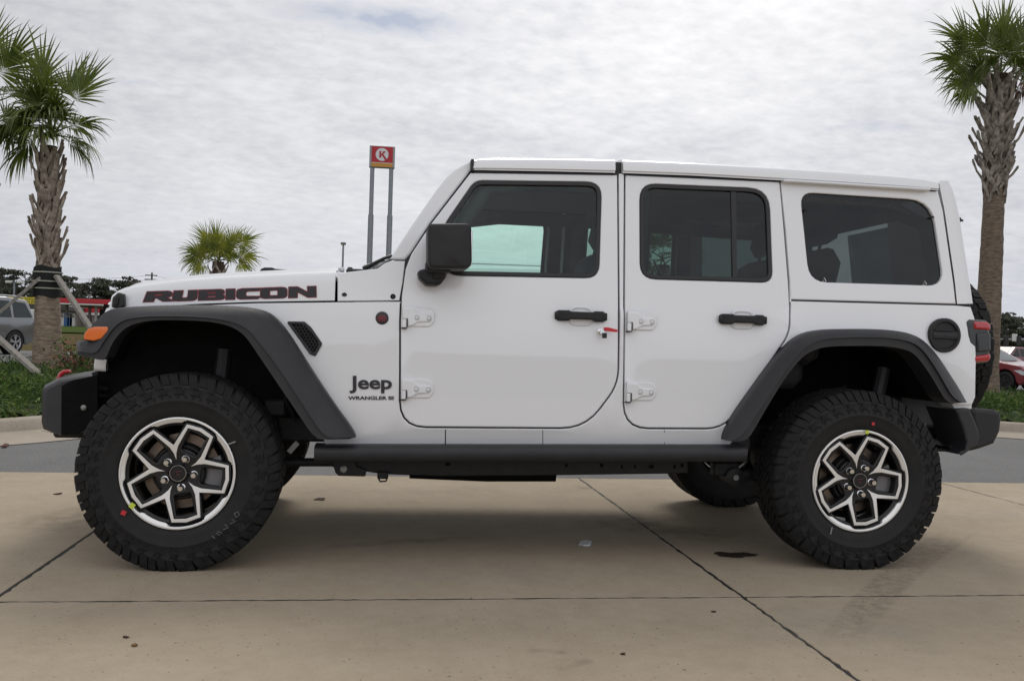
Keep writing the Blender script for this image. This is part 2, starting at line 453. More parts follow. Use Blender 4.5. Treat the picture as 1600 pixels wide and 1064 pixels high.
# ---- body tub side
fa_lip = [(168, 520), (180, 506), (196, 497), (225, 494), (254, 492), (324, 493), (366, 500), (390, 512), (406, 530), (438, 573), (472, 624), (502, 671), (506, 690)]     # front arch
ra_lip = [(1141, 693), (1156, 682), (1172, 657), (1193, 626), (1214, 593), (1234, 564), (1251, 545), (1268, 533), (1290, 528), (1320, 526), (1364, 525), (1398, 527), (1421, 531), (1437, 539), (1452, 557), (1472, 588), (1489, 620)]
body_px = [(176, 487), (225, 482.5), (300, 477.6), (400, 474.0), (528, 472.3), (626.5, 471.5)] + \
    ['D1', 'D2'] + [(1234.6, 470.5), (1495, 477.5), (1517, 480, 6), (1523, 498), (1525, 560), (1524, 620), (1519, 632)] + \
    [(1490, 632)] + ra_lip[::-1][1:] + [(1141, 695), (1100, 697), (800, 697), (508, 695)] + fa_lip[::-1][1:] + [(164, 500)]
def gap_path(D, start_px, end_px, g=.0075):
    G = offset(ccw(D), -g)                                          # ccw seen from outside: down the front edge, along the sill, up the rear edge
    s0, s1 = surf(*start_px), surf(*end_px)
    i0 = min(range(len(G)), key=lambda i: (G[i][0]-s0[0])**2+(G[i][1]-s0[1])**2); i1 = min(range(len(G)), key=lambda i: (G[i][0]-s1[0])**2+(G[i][1]-s1[1])**2)
    out = []; i = i0
    while True:
        out.append(G[i])
        if i == i1: break
        i = (i+1) % len(G)
    return out
bo = []
for q in body_px:
    if q == 'D1': bo += gap_path(DENSE1, (626, 473), (964.5, 274))
    elif q == 'D2': bo += gap_path(DENSE2, (977.6, 274), (1233.6, 470))
    else: bo.append(surf(q[0], q[1]))
body = side_panel('body', bo, M_WHITE, t=.05, b=.0035, pre=True)
cowl_px = [(527.5, 427, 3), (590, 420), (601, 412, 3), (611, 408), (633, 408), (629.5, 440), (625.5, 460), (624, 469.6), (527.5, 470.5)]
cowl = side_panel('cowl_panel', cowl_px, M_WHITE, t=.05, b=.004)
for q, (px, py) in enumerate(((538, 461.5), (614, 463.5))):
    mb = MB(); x, z = surf(px, py); y = yb(x, z)
    mb.lathe([(.012, .002), (.012, -.003), (.009, -.004), (.0075, -.002), (.006, -.006), (0, -.006)], (x, y, z), n=16)
    mb.build('bolt', M_SEAL, cowl)
# rocker seams
for px in (696, 848, 1038):
    mb = MB(); a = surf(px, 671); c = surf(px, 696); w = .0022 if px == 696 else .0012
    mb.grid([[(a[0]-w, yb(*a)-.0012, a[1]), (a[0]+w, yb(*a)-.0012, a[1])], [(c[0]-w, yb(*c)-.0012, c[1]), (c[0]+w, yb(*c)-.0012, c[1])]]); mb.build('panel_seam', M_SEAL, body)

# ---- black jamb plates close the gaps round the doors
def jamb(D, W):
    mb = MB(); plate(mb, grow(D, .025), [grow(W, .012)], lambda x, z, d: (x, yb(x, z)+.030+d, z), .02, .002, .15); return mb.build('door_seal', M_SEAL, body)
# ---- doors
def make_door(D, W, Wpx, glass_m):
    d = side_panel('door', D, M_WHITE, [W], t=.026, b=.005, pre=True)
    mb = MB(); plate(mb, shrink(W, .001), [shrink(W, .021)], mside(yb, .003), .022, .004); s = mb.build('window_seal', M_SEAL, d, 40)
    mb = MB(); plate(mb, shrink(W, .019), [], lambda x, z, dd: (x, yb(x, z)+.008+dd, z), .004, .001, .2); g = mb.build('window', glass_m, d, 40, fix=False)
    return d
door1 = make_door(D1, W1, WIN1, M_GF); door2 = make_door(D2, W2, WIN2, M_GD)
j1 = jamb(D1, W1); j2 = jamb(D2, W2)
mb = MB(); a0 = surf(1142, 294); a1 = surf(1145, 438); b0 = surf(1150.5, 294); b1 = surf(1152, 438)
plate(mb, [a0, a1, b1, b0], [], mside(yb, -.002), .02, .002); div = mb.build('window_divider', M_SEAL, door2, 40)
# door handles: recess dish, bar
def handle(door, cx, cy, w):
    x, z = surf(cx, cy); y = yb(x, z); hw = w/2
    mb = MB()                                                       # dish rim pressed into the door skin
    for k in (1,):
        rows = []
        for i in range(25):
            a = 2*math.pi*i/24
            def el(rx, rz, dy): 
                cxx = math.copysign(abs(math.cos(a))**.55, math.cos(a)); szz = math.copysign(abs(math.sin(a))**.55, math.sin(a))
                return (x+rx*cxx, y+dy, z+rz*szz)
            rows.append([el(.054, .045, .0004), el(.051, .042, -.003), el(.047, .038, -.003), el(.043, .034, .0002), el(.036, .026, -.0005), el(.001, .001, -.0005)])
        mb.grid(rows)
    mb.build('handle_dish', M_WHITE, door, 60)
    mb = MB()
    out = fillet([(x-hw, z-.024, .012), (x-hw, z+.024, .012), (x-hw*.55, z+.024, .01), (x-hw*.45, z+.019), (x+hw*.45, z+.019), (x+hw*.55, z+.024, .01), (x+hw, z+.024, .012), (x+hw, z-.024, .012), (x+hw*.55, z-.024, .01), (x+hw*.45, z-.016), (x-hw*.45, z-.016), (x-hw*.55, z-.024, .01)])
    plate(mb, out, [], lambda u, v, d: (u, y-.038+.03*(abs(u-x)/hw)**4+d, v), .022, .008)
    for s_ in (-1, 1): mb.box(x+s_*hw*.9-.02, x+s_*hw*.9+.02, y-.014, y+.002, z-.018, z+.018, .004)
    h = mb.build('handle', M_PLASTIC, door, 50)
    mb = MB(); mb.lathe([(.0065, -.0405), (.0065, -.042), (.004, -.042), (0, -.041)], (x+hw*.62, y+.006, z), n=14); mb.build('lock_button', M_SEAL, h)
handle(door1, 907.5, 494, .222); handle(door2, 1160, 499.5, .212)
# lock cylinder under the front handle
x, z = surf(938, 518); y = yb(x, z)
mb = MB(); mb.lathe([(.014, .001), (.014, -.004), (.011, -.006), (0, -.006)], (x, y, z), n=20); mb.build('lock_cylinder', M_CHROME, door1)
LOCK = (x, y, z)
# hinges
def hinge(door, px, py):
    x0, z0 = surf(px, py); y = yb(x0+.05, z0)
    P = lambda dx, dy: (x0+dx/362, z0-dy/362)
    mb = MB()
    base = fillet([P(3, -16), P(46, -14.5, ) + (.02,), P(52, -8)+(.01,), P(52, 6)+(.01,), P(45, 14)+(.015,), P(10, 15), P(3, 14)])
    plate(mb, base, [], lambda u, v, d: (u, y-.007+d, v), .009, .003)
    strap = fillet([P(1, -14.5), P(20, -13)+(.01,), P(28, -6)+(.012,), P(46, -5.5)+(.01,), P(48, 0)+(.01,), P(46, 7)+(.01,), P(27, 7.5)+(.012,), P(18, 13)+(.008,), P(10, 15), P(9, 3), P(1, 3)])
    plate(mb, strap, [], lambda u, v, d: (u, y-.022+.010*max(0, (u-x0)/.13)+d, v), .018, .005)
    h = mb.build('hinge', M_WHITE, door, 45)
    mb = MB(); a = P(1, 3.5); c = P(8, 17)
    mb.box(a[0], c[0], y-.023, y+.002, c[1], a[1], .003); mb.build('hinge_knuckle', M_WHITE, h)
    mb = MB(); a = P(0, 17.2); c = P(8, 19); mb.box(a[0], c[0], y-.020, y+.002, c[1], a[1]); mb.box(P(8.3, 0)[0], P(9.4, 0)[0], y-.0232, y, P(0, 17)[1], P(0, 3)[1]); mb.build('hinge_bush', M_SEAL, h)
    for dx, dy in ((24, 0.8), (43, 1.2)):
        u, v = P(dx, dy); mb = MB()
        yy = y-.0225+.010*(u-x0)/.13
        mb.lathe([(.0088, .002), (.0088, -.0008), (.0072, -.001), (.007, -.0005), (.0068, -.003), (.003, -.004), (.003, -.001), (0, -.001)], (u, yy, v), n=18)
        mb.build('hinge_bolt', M_MACH if False else M_WHITE, h)
        mb = MB(); mb.lathe([(.0088, -.0004), (.0106, -.0004)], (u, yy+.0002, v), n=18); mb.build('bolt_gap', M_SEAL, h)
for px, py in ((627.5, 495), (626.5, 606.5)): hinge(door1, px, py)
for px, py in ((978, 501), (976.5, 611)): hinge(door2, px, py)

# ---- hard top side, quarter glass, rear corner
top_px = [(1220, 284), (1300, 287.5), (1400, 294), (1466, 299), (1474, 330), (1490, 440), (1494, 475), (1234.5, 468), (1234.5, 440), (1228, 360)]
hard = side_panel('hardtop_side', top_px, M_WHITE, [QWIN], t=.04, b=.006)
Q = spts(QWIN)
mb = MB(); plate(mb, grow(Q, .004), [], lambda x, z, d: (x, yb(x, z)+.016+d, z), .004, .001, .2); qg = mb.build('quarter_window', M_GR, hard, 40, fix=False)
for px, py in ((1256, 329), (1457, 340), (1289, 439), (1446, 444)):
    x, z = surf(px, py); y = yb(x, z); mb = MB()
    if py > 400: mb.tube([(x-.006, y+.014, z-.012), (x+.004, y-.004, z), (x-.005, y-.002, z+.014), (x-.007, y+.012, z-.006)], .0022, 6)
    else: mb.tube([(x-.016, y+.012, z-.002), (x, y-.002, z+.003), (x+.014, y+.006, z)], .004, 6)
    mb.build('window_clip', M_CHROME if py > 400 else M_FRAME, qg)
# rear corner of the hard top: loft round to the back
cor = smoothline([(1467, 299), (1476, 330), (1492, 440), (1495.5, 476)], 2)
def corner_rows(px_line, depth_line, n=9):
    pass
rear_edge = [(1490, 312), (1498, 352), (1508, 412), (1517, 473)]
A = [Vector((surf(p[0], p[1])[0], yb(*surf(p[0], p[1])), surf(p[0], p[1])[1])) for p in resample([Vector((*p, 0)) for p in [(1467, 283), (1470, 300), (1476, 330), (1484, 385), (1492, 440), (1495.5, 475)]], 14)]
def yr(x, z): return yb(x, z)+.075
Bp = [(1478, 284), (1488, 300), (1497, 345), (1504, 390), (1512, 440), (1517, 474)]
B = []
for p in resample([Vector((*p, 0)) for p in Bp], 14):
    q = surf(p.x, p.y, yr); B.append(Vector((q[0], yr(*q), q[1])))
mb = MB(); rows = []
for a, b_ in zip(A, B):
    r = [a]
    for k in range(1, 8):
        t = k/7*math.pi/2; r.append(Vector((a.x+(b_.x-a.x)*math.sin(t), a.y+(b_.y-a.y)*(1-math.cos(t)), lerp(a.z, b_.z, k/7))))
    r.append(Vector((b_.x+.004, YC, b_.z))); rows.append(r)
mb.grid(rows, flip=True)
# tailgate window hole is dark glass set on the back
rc = mb.build('hardtop_rear', M_WHITE, car, 50)
mb = MB()
mb.prism([(.40, 1.30), (1.48, 1.30), (1.42, 1.70), (.46, 1.70)], lambda u, v, d: (lerp(3.728, 3.62, (v-1.25)/.5)+d, u, v), .012); mb.build('rear_window', M_GR, rc)
p = at(1501, 344, .5)
mb = MB(); mb.tube([p-Vector((.03, 0, 0)), p+Vector((.012, 0, -.002))], .006, 8); mb.tube([p+Vector((-.012, 0, 0)), p+Vector((-.004, 0, .0))], .014, 8); mb.build('rear_hinge', M_FRAME, rc)

mb = MB()
p0, p1 = at(1232, 469.5, .19), at(1517, 478, .19)
mb.box(0, (p1-p0).length, 0, .03, -.02, .02, 0, Matrix.Translation(p0) @ (p1-p0).to_track_quat('X', 'Z').to_matrix().to_4x4()); mb.build('hardtop_seal', M_SEAL, hard)
# ---- roof: side rail + crown, lofted along x
topl = [(743, 250.5), (752, 248.5), (770, 247.5), (860, 248), (967, 250), (1080, 254.5), (1200, 261.5), (1320, 269), (1420, 276.5), (1455, 280.5), (1466, 283.5)]
botl = [(739, 266), (752, 266), (770, 266.5), (860, 268), (967, 270.5), (1080, 274.5), (1200, 281), (1320, 288), (1420, 294.5), (1455, 297), (1466, 298)]
def roof(i0, i1, px0, px1, name, xe=0):
    tl = resample([Vector((*p, 0)) for p in topl], 60); bl = resample([Vector((*p, 0)) for p in botl], 60)
    tl = [p for p in tl if px0 <= p.x <= px1]; bl = [p for p in bl if px0-4 <= p.x <= px1]
    n = 30; tl = resample(tl, n); bl = resample(bl, n); rows = []
    for a, b_ in zip(tl, bl):
        q = at(b_.x, b_.y, .212); T = at(a.x, a.y, .235); x = q.x; zt, zb = T.z, q.z
        h = zt-zb; r = []
        half = [(.212, zb), (.214, zb+h*.12), (.205, zb+h*.16), (.209, zb+h*.55), (.218, zb+h*.80), (.232, zb+h*.97), (.26, zt+.004), (.34, zt+.012), (.6, zt+.028), (YC, zt+.034)]
        r = [(x+xe*(yy-.2), yy, zz) for yy, zz in half]+[(x+xe*(yy-.2), 2*YC-yy, zz) for yy, zz in half[::-1][1:]]
        rows.append(r)
    mb = MB(); mb.grid(rows, flip=False)
    for row in (rows[0], rows[-1]): 
        k = len(mb.v); mb.add(row, [tuple(range(len(row)))])
    return mb.build(name, M_WHITE, car, 40, fix=True)
roof(0, 0, 743, 967, 'roof'); roof(0, 0, 970.2, 1466, 'roof')
# black seam under / between the roof panels
mb = MB()
for (a, b_) in (((741, 268.5), (970, 273)), ((970, 273), (1220, 284))):
    p0, p1 = at(*a, .228), at(*b_, .228); mb.box(0, (p1-p0).length, 0, .1, -.005, .006, 0, Matrix.Translation(p0) @ (p1-p0).to_track_quat('X', 'Z').to_matrix().to_4x4())
p = at(968.5, 262, .225); mb.box(p.x-.012, p.x+.012, .245, 1.63, p.z-.03, p.z+.028)
mb.build('roof_seal', M_SEAL, car)
# drip rail on the hard top
p0, p1 = at(1225, 281.5, .19), at(1455, 295.5, .19)
mb = MB(); mb.box(0, (p1-p0).length, 0, .05, -.007, .005, .004, Matrix.Translation(p0) @ (p1-p0).to_track_quat('X', 'Z').to_matrix().to_4x4()); mb.build('drip_rail', M_WHITE, car)

# ---- windscreen frame (A pillar), glass, header
def ya(x, z): return yb(x, z)+.012
apx = [(737, 251, 3), (733, 253), (722, 258.5), (710, 266), (697, 278), (682, 297), (654, 337), (625, 380), (610, 404.5), (633, 406), (641, 396.5), (671, 350), (733, 269.5), (738, 266)]
ap = [surf(p[0], p[1], ya) for p in fillet(apx)]
mb = MB(); plate(mb, ap, [], mside(ya), .07, .010, 0); wf = mb.build('windscreen_frame', M_WHITE, car, 40)
wfm = mirrored(wf)
q0, q1 = at(612, 402, .21), at(718, 262, .24)
mb = MB(); mb.box(q0.x+.01, q0.x+.09, .23, 1.65, q0.z-.03, q0.z+.03, .01); mb.box(q1.x+.0, q1.x+.12, .28, 1.60, q1.z-.03, q1.z+.004, .012); mb.build('header_bar', M_WHITE, wf)
mb = MB(); mb.grid([[(q0.x+.04, .24, q0.z), (q0.x+.04, 1.64, q0.z)], [(q1.x+.03, .26, q1.z), (q1.x+.03, 1.62, q1.z)]])
mb.grid([[(q0.x+.046, .24, q0.z), (q0.x+.046, 1.64, q0.z)], [(q1.x+.036, .26, q1.z), (q1.x+.036, 1.62, q1.z)]]); mb.build('windscreen', M_GF, wf)
# black trim strip at the windscreen top
a, b_ = at(738, 251, .21), at(739.5, 266, .21)
mb = MB(); mb.box(a.x-.006, a.x+.008, .205, .32, b_.z-.005, a.z+.006, .003); mb.build('header_seal', M_SEAL, wf)

# ---- hood
ht = [(170, 468), (174, 462), (182, 455.5), (195, 450), (215, 445.5), (260, 440), (300, 436), (350, 432.5), (400, 430), (460, 427), (524, 424.5)]
hs = [(172, 489), (190, 486.5), (215, 484), (300, 475.8), (400, 472.2), (460, 471.2), (524, 470.3)]
def yh(x, z): return yb(x, 1.0)+.012
hx = []
tp = [at(p[0], p[1], yh(surf(p[0], p[1], yh)[0], 0)+.03) for p in ht]; sp = [at(p[0], p[1], yh(surf(p[0], p[1], yh)[0], 0)) for p in hs]
ztop = [(p.x, p.z) for p in tp]; zs = [(p.x, p.z) for p in sp]
x0, x1 = zs[0][0]+.0, sp[-1].x-.003
rows = []
for k in range(41):
    x = lerp(x0, x1, (k/40)**1.3); y0 = yh(x, 1); zb = interp(x, zs)+.002; zt = max(interp(x, ztop), zb+.02); h = zt-zb
    half = [(y0, zb), (y0+.001, zb+h*.3), (y0+.004, zb+h*.62), (y0+.012, zb+h*.84), (y0+.028, zb+h*.97), (y0+.05, zt+.004), (y0+.10, zt+.008), (y0+.22, zt+.016), (y0+.235, zt+.032), (y0+.45, zt+.045), (YC, zt+.048)]
    rows.append([(x, a, b) for a, b in half]+[(x, 2*YC-a, b) for a, b in half[::-1][1:]])
mb = MB(); mb.grid(rows); 
for row in (rows[0], rows[-1]): mb.add(row, [tuple(range(len(row)))])
hood = mb.build('hood', M_WHITE, car, 45)
# dark fill behind the gap between hood and cowl, engine bay block
mb = MB(); mb.box(-.42, .9, .34, 1.54, .62, 1.08); mb.box(.55, .66, .19, 1.69, 1.05, 1.235)
mb.box(-.1, .9, .24, 1.64, 1.02, 1.09); mb.build('engine_bay', M_DARK, car)
# hood vent and stop in black near the edge
def flat_prism(name, px, y, depth, m, parent, b=.003):
    pl = [(p.x, p.z) for p in (at(q[0], q[1], y) for q in fillet(px))]
    mb = MB(); plate(mb, pl, [], lambda u, v, d: (u, y+d, v), depth, b, backb=True); return mb.build(name, m, parent, 40)
hv = flat_prism('hood_vent', [(404, 426), (408, 420, 3), (413, 418), (425, 418), (430, 420, 2), (452, 421.5, 2), (457, 425)], .48, .22, M_PLASTIC, hood)
# cowl grille, washer jet, wiper
mb = MB(); a, b_ = at(541, 424, .42), at(587, 423, .42); mb.box(a.x, b_.x+.1, .4, 1.5, a.z-.03, a.z+.012, .006); cg = mb.build('cowl_grille', M_PLASTIC, car)
for px in (534, 547):
    p = at(px, 421, .45); mb = MB(); mb.box(p.x-.012, p.x+.012, .44, .47, p.z-.012, p.z+.010, .004); mb.build('washer_jet', M_PLASTIC if px > 540 else M_WHITE, cg)
mb = MB(); pts = [at(568, 420, .45), at(578, 415, .46), at(600, 404, .47), at(611, 400, .5), at(615, 405, .62)]; mb.tube(pts, [.012, .009, .008, .008, .007], 8); wi = mb.build('wiper', M_PLASTIC, car)
mb = MB(); mb.tube([at(570, 418, .5), at(586, 413, .52), at(597, 413, .55), at(612, 403, .6)], .012, 8); mb.tube([at(584, 421, .5), at(602, 411, .55)], .010, 8); mb.build('wiper_arm', mat('wiper_grey', (.35, .35, .36), .4), wi)
mb = MB(); p = at(598, 412, .55); mb.lathe([(.018, -.01), (.018, .01), (0, .012)], p, n=12); mb.build('wiper_pivot', M_CHROME, wi)

# hood latch on the fender top
flat_prism('hood_latch', [(173.5, 481, 4), (175, 465, 5), (184, 456.5, 5), (193, 459, 4), (194.5, 478, 4), (188, 482, 3)], yh(-.3, 1)-.03, .05, M_SEAL, hood, .008)
flat_prism('latch_clip', [(177.5, 477, 2), (178.5, 468, 3), (183, 462, 3), (186, 466, 2), (183.5, 478, 2)], yh(-.3, 1)-.038, .01, M_FRAME, hood, .003)

# ---- grille: white face with seven slots and round lamps
gx = at(149, 570, .33).x
yg0 = yb(gx, 1)+.02
gout = fillet([(yg0, .805, .03), (yg0, 1.04, .06), (yg0+.10, 1.115, .08), (2*YC-yg0-.10, 1.115, .08), (2*YC-yg0, 1.04, .06), (2*YC-yg0, .805, .03)])
slots = [fillet([(YC+(k-3)*.102-.034, .82, .03), (YC+(k-3)*.102+.034, .82, .03), (YC+(k-3)*.102+.034, 1.06, .03), (YC+(k-3)*.102-.034, 1.06, .03)]) for k in range(7)]
lamps = [[(YC+s_*.475+.093*math.cos(i*math.pi/16), .985+.093*math.sin(i*math.pi/16)) for i in range(32)] for s_ in (-1, 1)]
mb = MB(); plate(mb, gout, slots+lamps, lambda u, v, d: (gx-.045+.16*max(0, v-.85)+.045*(abs(u-YC)/.6)**2+d, u, v), .05, .006, .1, flip=True)
gr = mb.build('grille', M_WHITE, car, 40)
mb = MB(); mb.box(gx+.03, gx+.05, .32, 1.56, .81, 1.10); mb.build('grille_mesh', M_DARK, gr)
for s_ in (-1, 1):
    mb = MB(); mb.lathe([(.088, .03), (.085, .0), (.06, -.018), (0, -.026)], (gx+.012, YC+s_*.475, .985), ax=(1, 0, 0), n=28); mb.build('headlight', M_CHROME, gr)
# lower valance piece showing below the flare


# ---- fender flares: rails A (top edge) B (crease) C (lip)
def flare(A, B, C, n=70, yA=.075, yB=-.004, yCl=.006, depth=.14):
    def L(px, y): return resample([at(p.x, p.y, y) for p in smoothline([Vector((*q, 0)) for q in px], 2)], n)
    a, b_, c = L(A, yA), L(B, yB), L(C, yCl); rows = []
    for i in range(n):
        p, q, r = a[i], b_[i], c[i]
        base = Vector((p.x, yb(p.x, p.z)+.03, p.z)); inn = Vector((r.x, depth, r.z))
        mid = p.lerp(q, .5)+Vector((0, -.012, 0))
        nrm = (p-q); nrm.y = 0; nrm = nrm.normalized() if nrm.length > 1e-6 else Vector((0, 0, 1))
        p2 = p+Vector((0, -.016, 0))-nrm*.004
        rows.append([base, p+Vector((0, .02, 0)), p, p2, p.lerp(q, .3)+Vector((0, -.012, 0)), mid, p.lerp(q, .8)+Vector((0, -.006, 0)), q.lerp(p, .05), q, q+(r-q)*.04+Vector((0, .012, 0)), q+(r-q)*.18+Vector((0, .010, 0)), q.lerp(r, .55)+Vector((0, .008, 0)), q.lerp(r, .9)+Vector((0, .004, 0)), r+Vector((0, .003, 0)), r+Vector((0, .012, 0))+nrm*.002, inn])
    mb = MB(); mb.grid(rows)
    for row in (rows[0], rows[-1]): mb.add(row, [tuple(range(len(row)))])
    return mb.build('fender_flare', M_PLASTIC2, car, 45)
FA = [(121, 533), (134, 532), (141, 511), (152, 499), (163, 488), (176, 482), (200, 479.5), (240, 477.5), (310, 476), (380, 478.5), (412, 484), (432, 497), (452, 522), (482, 570), (520, 628), (552, 672), (556, 683)]
FB = [(121, 548), (138, 552), (151, 552), (160, 537), (169, 523), (180, 509), (192, 500.5), (214, 495.5), (254, 493.5), (324, 495.5), (366, 503), (388, 515), (402, 531), (434, 573), (468, 624), (498, 671), (510, 682), (520, 684.5)]
FC = [(121, 555.5), (145, 560), (164, 564.5), (168, 552), (176, 534), (187, 520), (200, 509), (224, 502), (254, 499.5), (324, 501.5), (360, 509), (382, 523), (397, 545), (430, 594), (464, 644), (492, 686), (510, 687), (545, 686)]
flF = flare(FA, FB, FC)
R7 = lambda l: [(1120+x/2.419, 460+y/2.419) for x, y in l]
RA = R7([(36, 552), (36, 530), (52, 490), (85, 435), (150, 345), (205, 268), (255, 208), (300, 166), (345, 143), (395, 134), (450, 130), (600, 130), (690, 138), (745, 152), (785, 178), (830, 228), (880, 305), (915, 360), (941, 408)])
RB = R7([(48, 553), (70, 548), (98, 530), (130, 485), (180, 410), (232, 328), (282, 258), (322, 210), (362, 182), (410, 169), (470, 164), (590, 162), (670, 166), (725, 176), (765, 195), (800, 235), (848, 310), (890, 388), (928, 410)])
RC = R7([(60, 556), (95, 554), (120, 548), (160, 480), (205, 402), (255, 322), (300, 262), (335, 228), (372, 208), (415, 198), (470, 195), (580, 194), (660, 197), (712, 207), (745, 222), (778, 258), (822, 325), (862, 396), (888, 412)])
flR = flare(RA, RB, RC)
mirrored(flF); mirrored(flR)
# orange turn lamp on the front flare
tl = fillet([(130, 530.5, 2), (131.5, 521), (137.5, 513.5, 4), (147, 510.8), (168, 510.5, 3), (168.5, 517, 3), (158, 529, 4), (146, 532.5)])
pl = [(p.x, p.z) for p in (at(q[0], q[1], .002) for q in tl)]
mb = MB(); plate(mb, grow(pl, .003), [], lambda u, v, d: (u, .010+d, v), .06, .004); t0 = mb.build('lamp_bezel', M_PLASTIC2, flF, 40)
mb = MB(); plate(mb, pl, [], lambda u, v, d: (u, .004+d, v), .05, .004); tsl = mb.build('turn_lamp', M_AMBER, flF, 40)
# front end of the flare wraps round to the grille
p0, p1 = at(121, 534, .03), at(150, 556, .03)
mb = MB(); mb.box(p0.x, p0.x+.09, .03, .40, p1.z, p0.z, .012); fe = mb.build('flare_end', M_PLASTIC2, flF); mirrored(fe)
# side vent behind the front flare
vp = [(447, 502, 3), (476, 502.5, 4), (486, 511, 3), (504, 537, 4), (493, 557, 3), (484, 553)]
vo = spts(vp); 
mb = MB(); plate(mb, vo, [shrink(vo, .012)], mside(yb, .008), .02, .004); vent = mb.build('side_vent', M_PLASTIC2, body, 40)
mb = MB(); plate(mb, shrink(vo, .010), [], mside(yb, .0015), .003, .001); vb = mb.build('vent_backing', M_DARK, vent)
mb = MB(); xs_ = [p[0] for p in vo]; zs_ = [p[1] for p in vo]; inn = shrink(vo, .012)
r_ = .0085; k = 0; zz = min(zs_)
while zz < max(zs_):
    xx = min(xs_)+(r_*.9 if k % 2 else 0)
    while xx < max(xs_):
        if inpoly((xx, zz), inn):
            hexa = [(xx+r_*.98*math.cos(math.pi/6+i*math.pi/3), zz+r_*.98*math.sin(math.pi/6+i*math.pi/3)) for i in range(6)]
            hin = [(xx+r_*.70*math.cos(math.pi/6+i*math.pi/3), zz+r_*.70*math.sin(math.pi/6+i*math.pi/3)) for i in range(6)]
            mb.grid([[(u, yb(u, v)-.004, v) for u, v in hexa], [(u, yb(u, v)-.004, v) for u, v in hin]], close_v=True)
        xx += r_*1.75
    zz += r_*1.52; k += 1
mb.build('vent_mesh', M_PLASTIC, vent, smooth=0)

# ---- writing on the body
def mdecal(fn=yb, proud=.001): 
    def m(px, py, d):
        x, z = surf(px, py, fn); return (x, fn(x, z)-proud+d, z)
    return m
def letters(name, L, m_, parent, fn, top, bot, border=None):
    def toxz(x, v): return surf(x, lerp(bot(x), top(x), v), fn)
    mb = MB(); mb2 = MB()
    for out, holes in L:
        o = ccw([toxz(*p) for p in fillet([(p[0], p[1]) for p in out])]); hs_ = [ccw([toxz(*p) for p in h]) for h in holes]
        plate(mb, o, hs_, mside(fn, .0030), .0022, .0002, nb=1, back=False)
        if border: plate(mb2, offset(o, -border), [offset(h, border) for h in hs_], mside(fn, .0016), .0012, .0002, nb=1, back=False)
    r = mb.build(name, m_, parent, 0)
    if border: mb2.build('letter_border', M_DECALRED, r, 0)
    return r
def rr(p, n): return p
RUB = [
 ([(224, 0), (230, 1), (263, 1), (267, .93), (269, .80), (269, .60), (266, .46), (260, .40), (272, 0), (254.5, 0), (245, .36), (241.5, .36), (240, 0)], [[(241, .58), (242, .74), (254, .74), (254, .58)]]),
 ([(272, 1), (286, 1), (284, .36), (285, .27), (292, .27), (293.5, .36), (294.5, 1), (308.5, 1), (307.5, .22), (305, .06), (300, 0), (277, 0), (271, .06), (269.5, .22)], []),
 ([(310, 0), (311, 1), (345, 1), (349, .93), (350.5, .80), (350, .62), (346.5, .52), (350.3, .42), (351, .18), (349, .06), (344, 0)], [[(324, .62), (324.3, .76), (337, .76), (337, .62)], [(323.5, .24), (324, .40), (337.5, .40), (337.5, .24)]]),
 ([(353, 0), (353.5, 1), (367, 1), (367, 0)], []),
 ([(410, 1), (379, 1), (372, .92), (370, .76), (369.5, .25), (371.5, .08), (376, 0), (403, 0), (409, .22), (386, .25), (383.8, .33), (384, .68), (387, .76), (404, .76)], []),
 ([(407, .22), (407.3, .80), (409.5, .94), (414, 1), (441, 1), (446, .94), (448.2, .80), (448.2, .22), (446, .06), (441, 0), (414, 0), (409, .06)], [[(421, .30), (421.3, .72), (423, .77), (432.5, .77), (434.3, .72), (434.3, .30), (432.5, .24), (423, .24)]]),
 ([(451, 0), (451.5, 1), (465, 1), (481, .46), (480.5, 1), (493.6, 1), (494, 0), (481, 0), (464.5, .56), (464.5, 0)], []),
]
letters('hood_lettering', RUB, M_DECAL, hood, yh, lambda x: 456.2-8.8*(x-225)/269, lambda x: 471.6-7.4*(x-225)/269, .0028)
# maker word and model word on the cowl side
text_on('name_lettering', 'Jeep', mdecal(yb, .0008), 546, 612.5, 614.5, 587, .003, M_DECAL, body, bold=.028)
text_on('model_lettering', 'WRANGLER', mdecal(yb, .0008), 544, 604.5, 624.6, 618.8, .002, M_DECAL, body, bold=.032)
mb = MB(); md = mdecal(yb, .0025)
for r in range(4):
    y0 = 619+r*1.5; xa = 610.5 if r < 2 else 607
    mb.add([md(xa, y0, 0), md(615.5, y0, 0), md(615.5, y0+1.0, 0), md(xa, y0+1.0, 0)], [(0, 1, 2, 3)])
mb.add([md(607, 619, 0), md(610, 619, 0), md(610, 621.6, 0), md(607, 621.6, 0)], [(0, 1, 2, 3)])
mb.build('flag_badge', M_DECAL, body)
x, z = surf(597, 497); y = yb(x, z)
mb = MB(); mb.lathe([(.0285, 0), (.0285, -.002), (.027, -.003), (0, -.003)], (x, y, z), n=36); bd = mb.build('round_badge', M_DECAL, body)
mb = MB()
for k, (w, zz) in enumerate(((.030, .007), (.040, .001), (.040, -.005), (.034, -.012))):
    n = 7
    for i in range(n):
        u0 = x-w/2+w*i/n; dz = .004 if (i % 2 and k == 0) else 0
        mb.add([(u0, y-.0034, z+zz-.0017), (u0+w/n*.75, y-.0034, z+zz-.0017), (u0+w/n*.75, y-.0034, z+zz+.0017+dz), (u0, y-.0034, z+zz+.0017+dz)], [(0, 1, 2, 3)])
mb.build('badge_emblem', M_DECALRED, bd, 0)

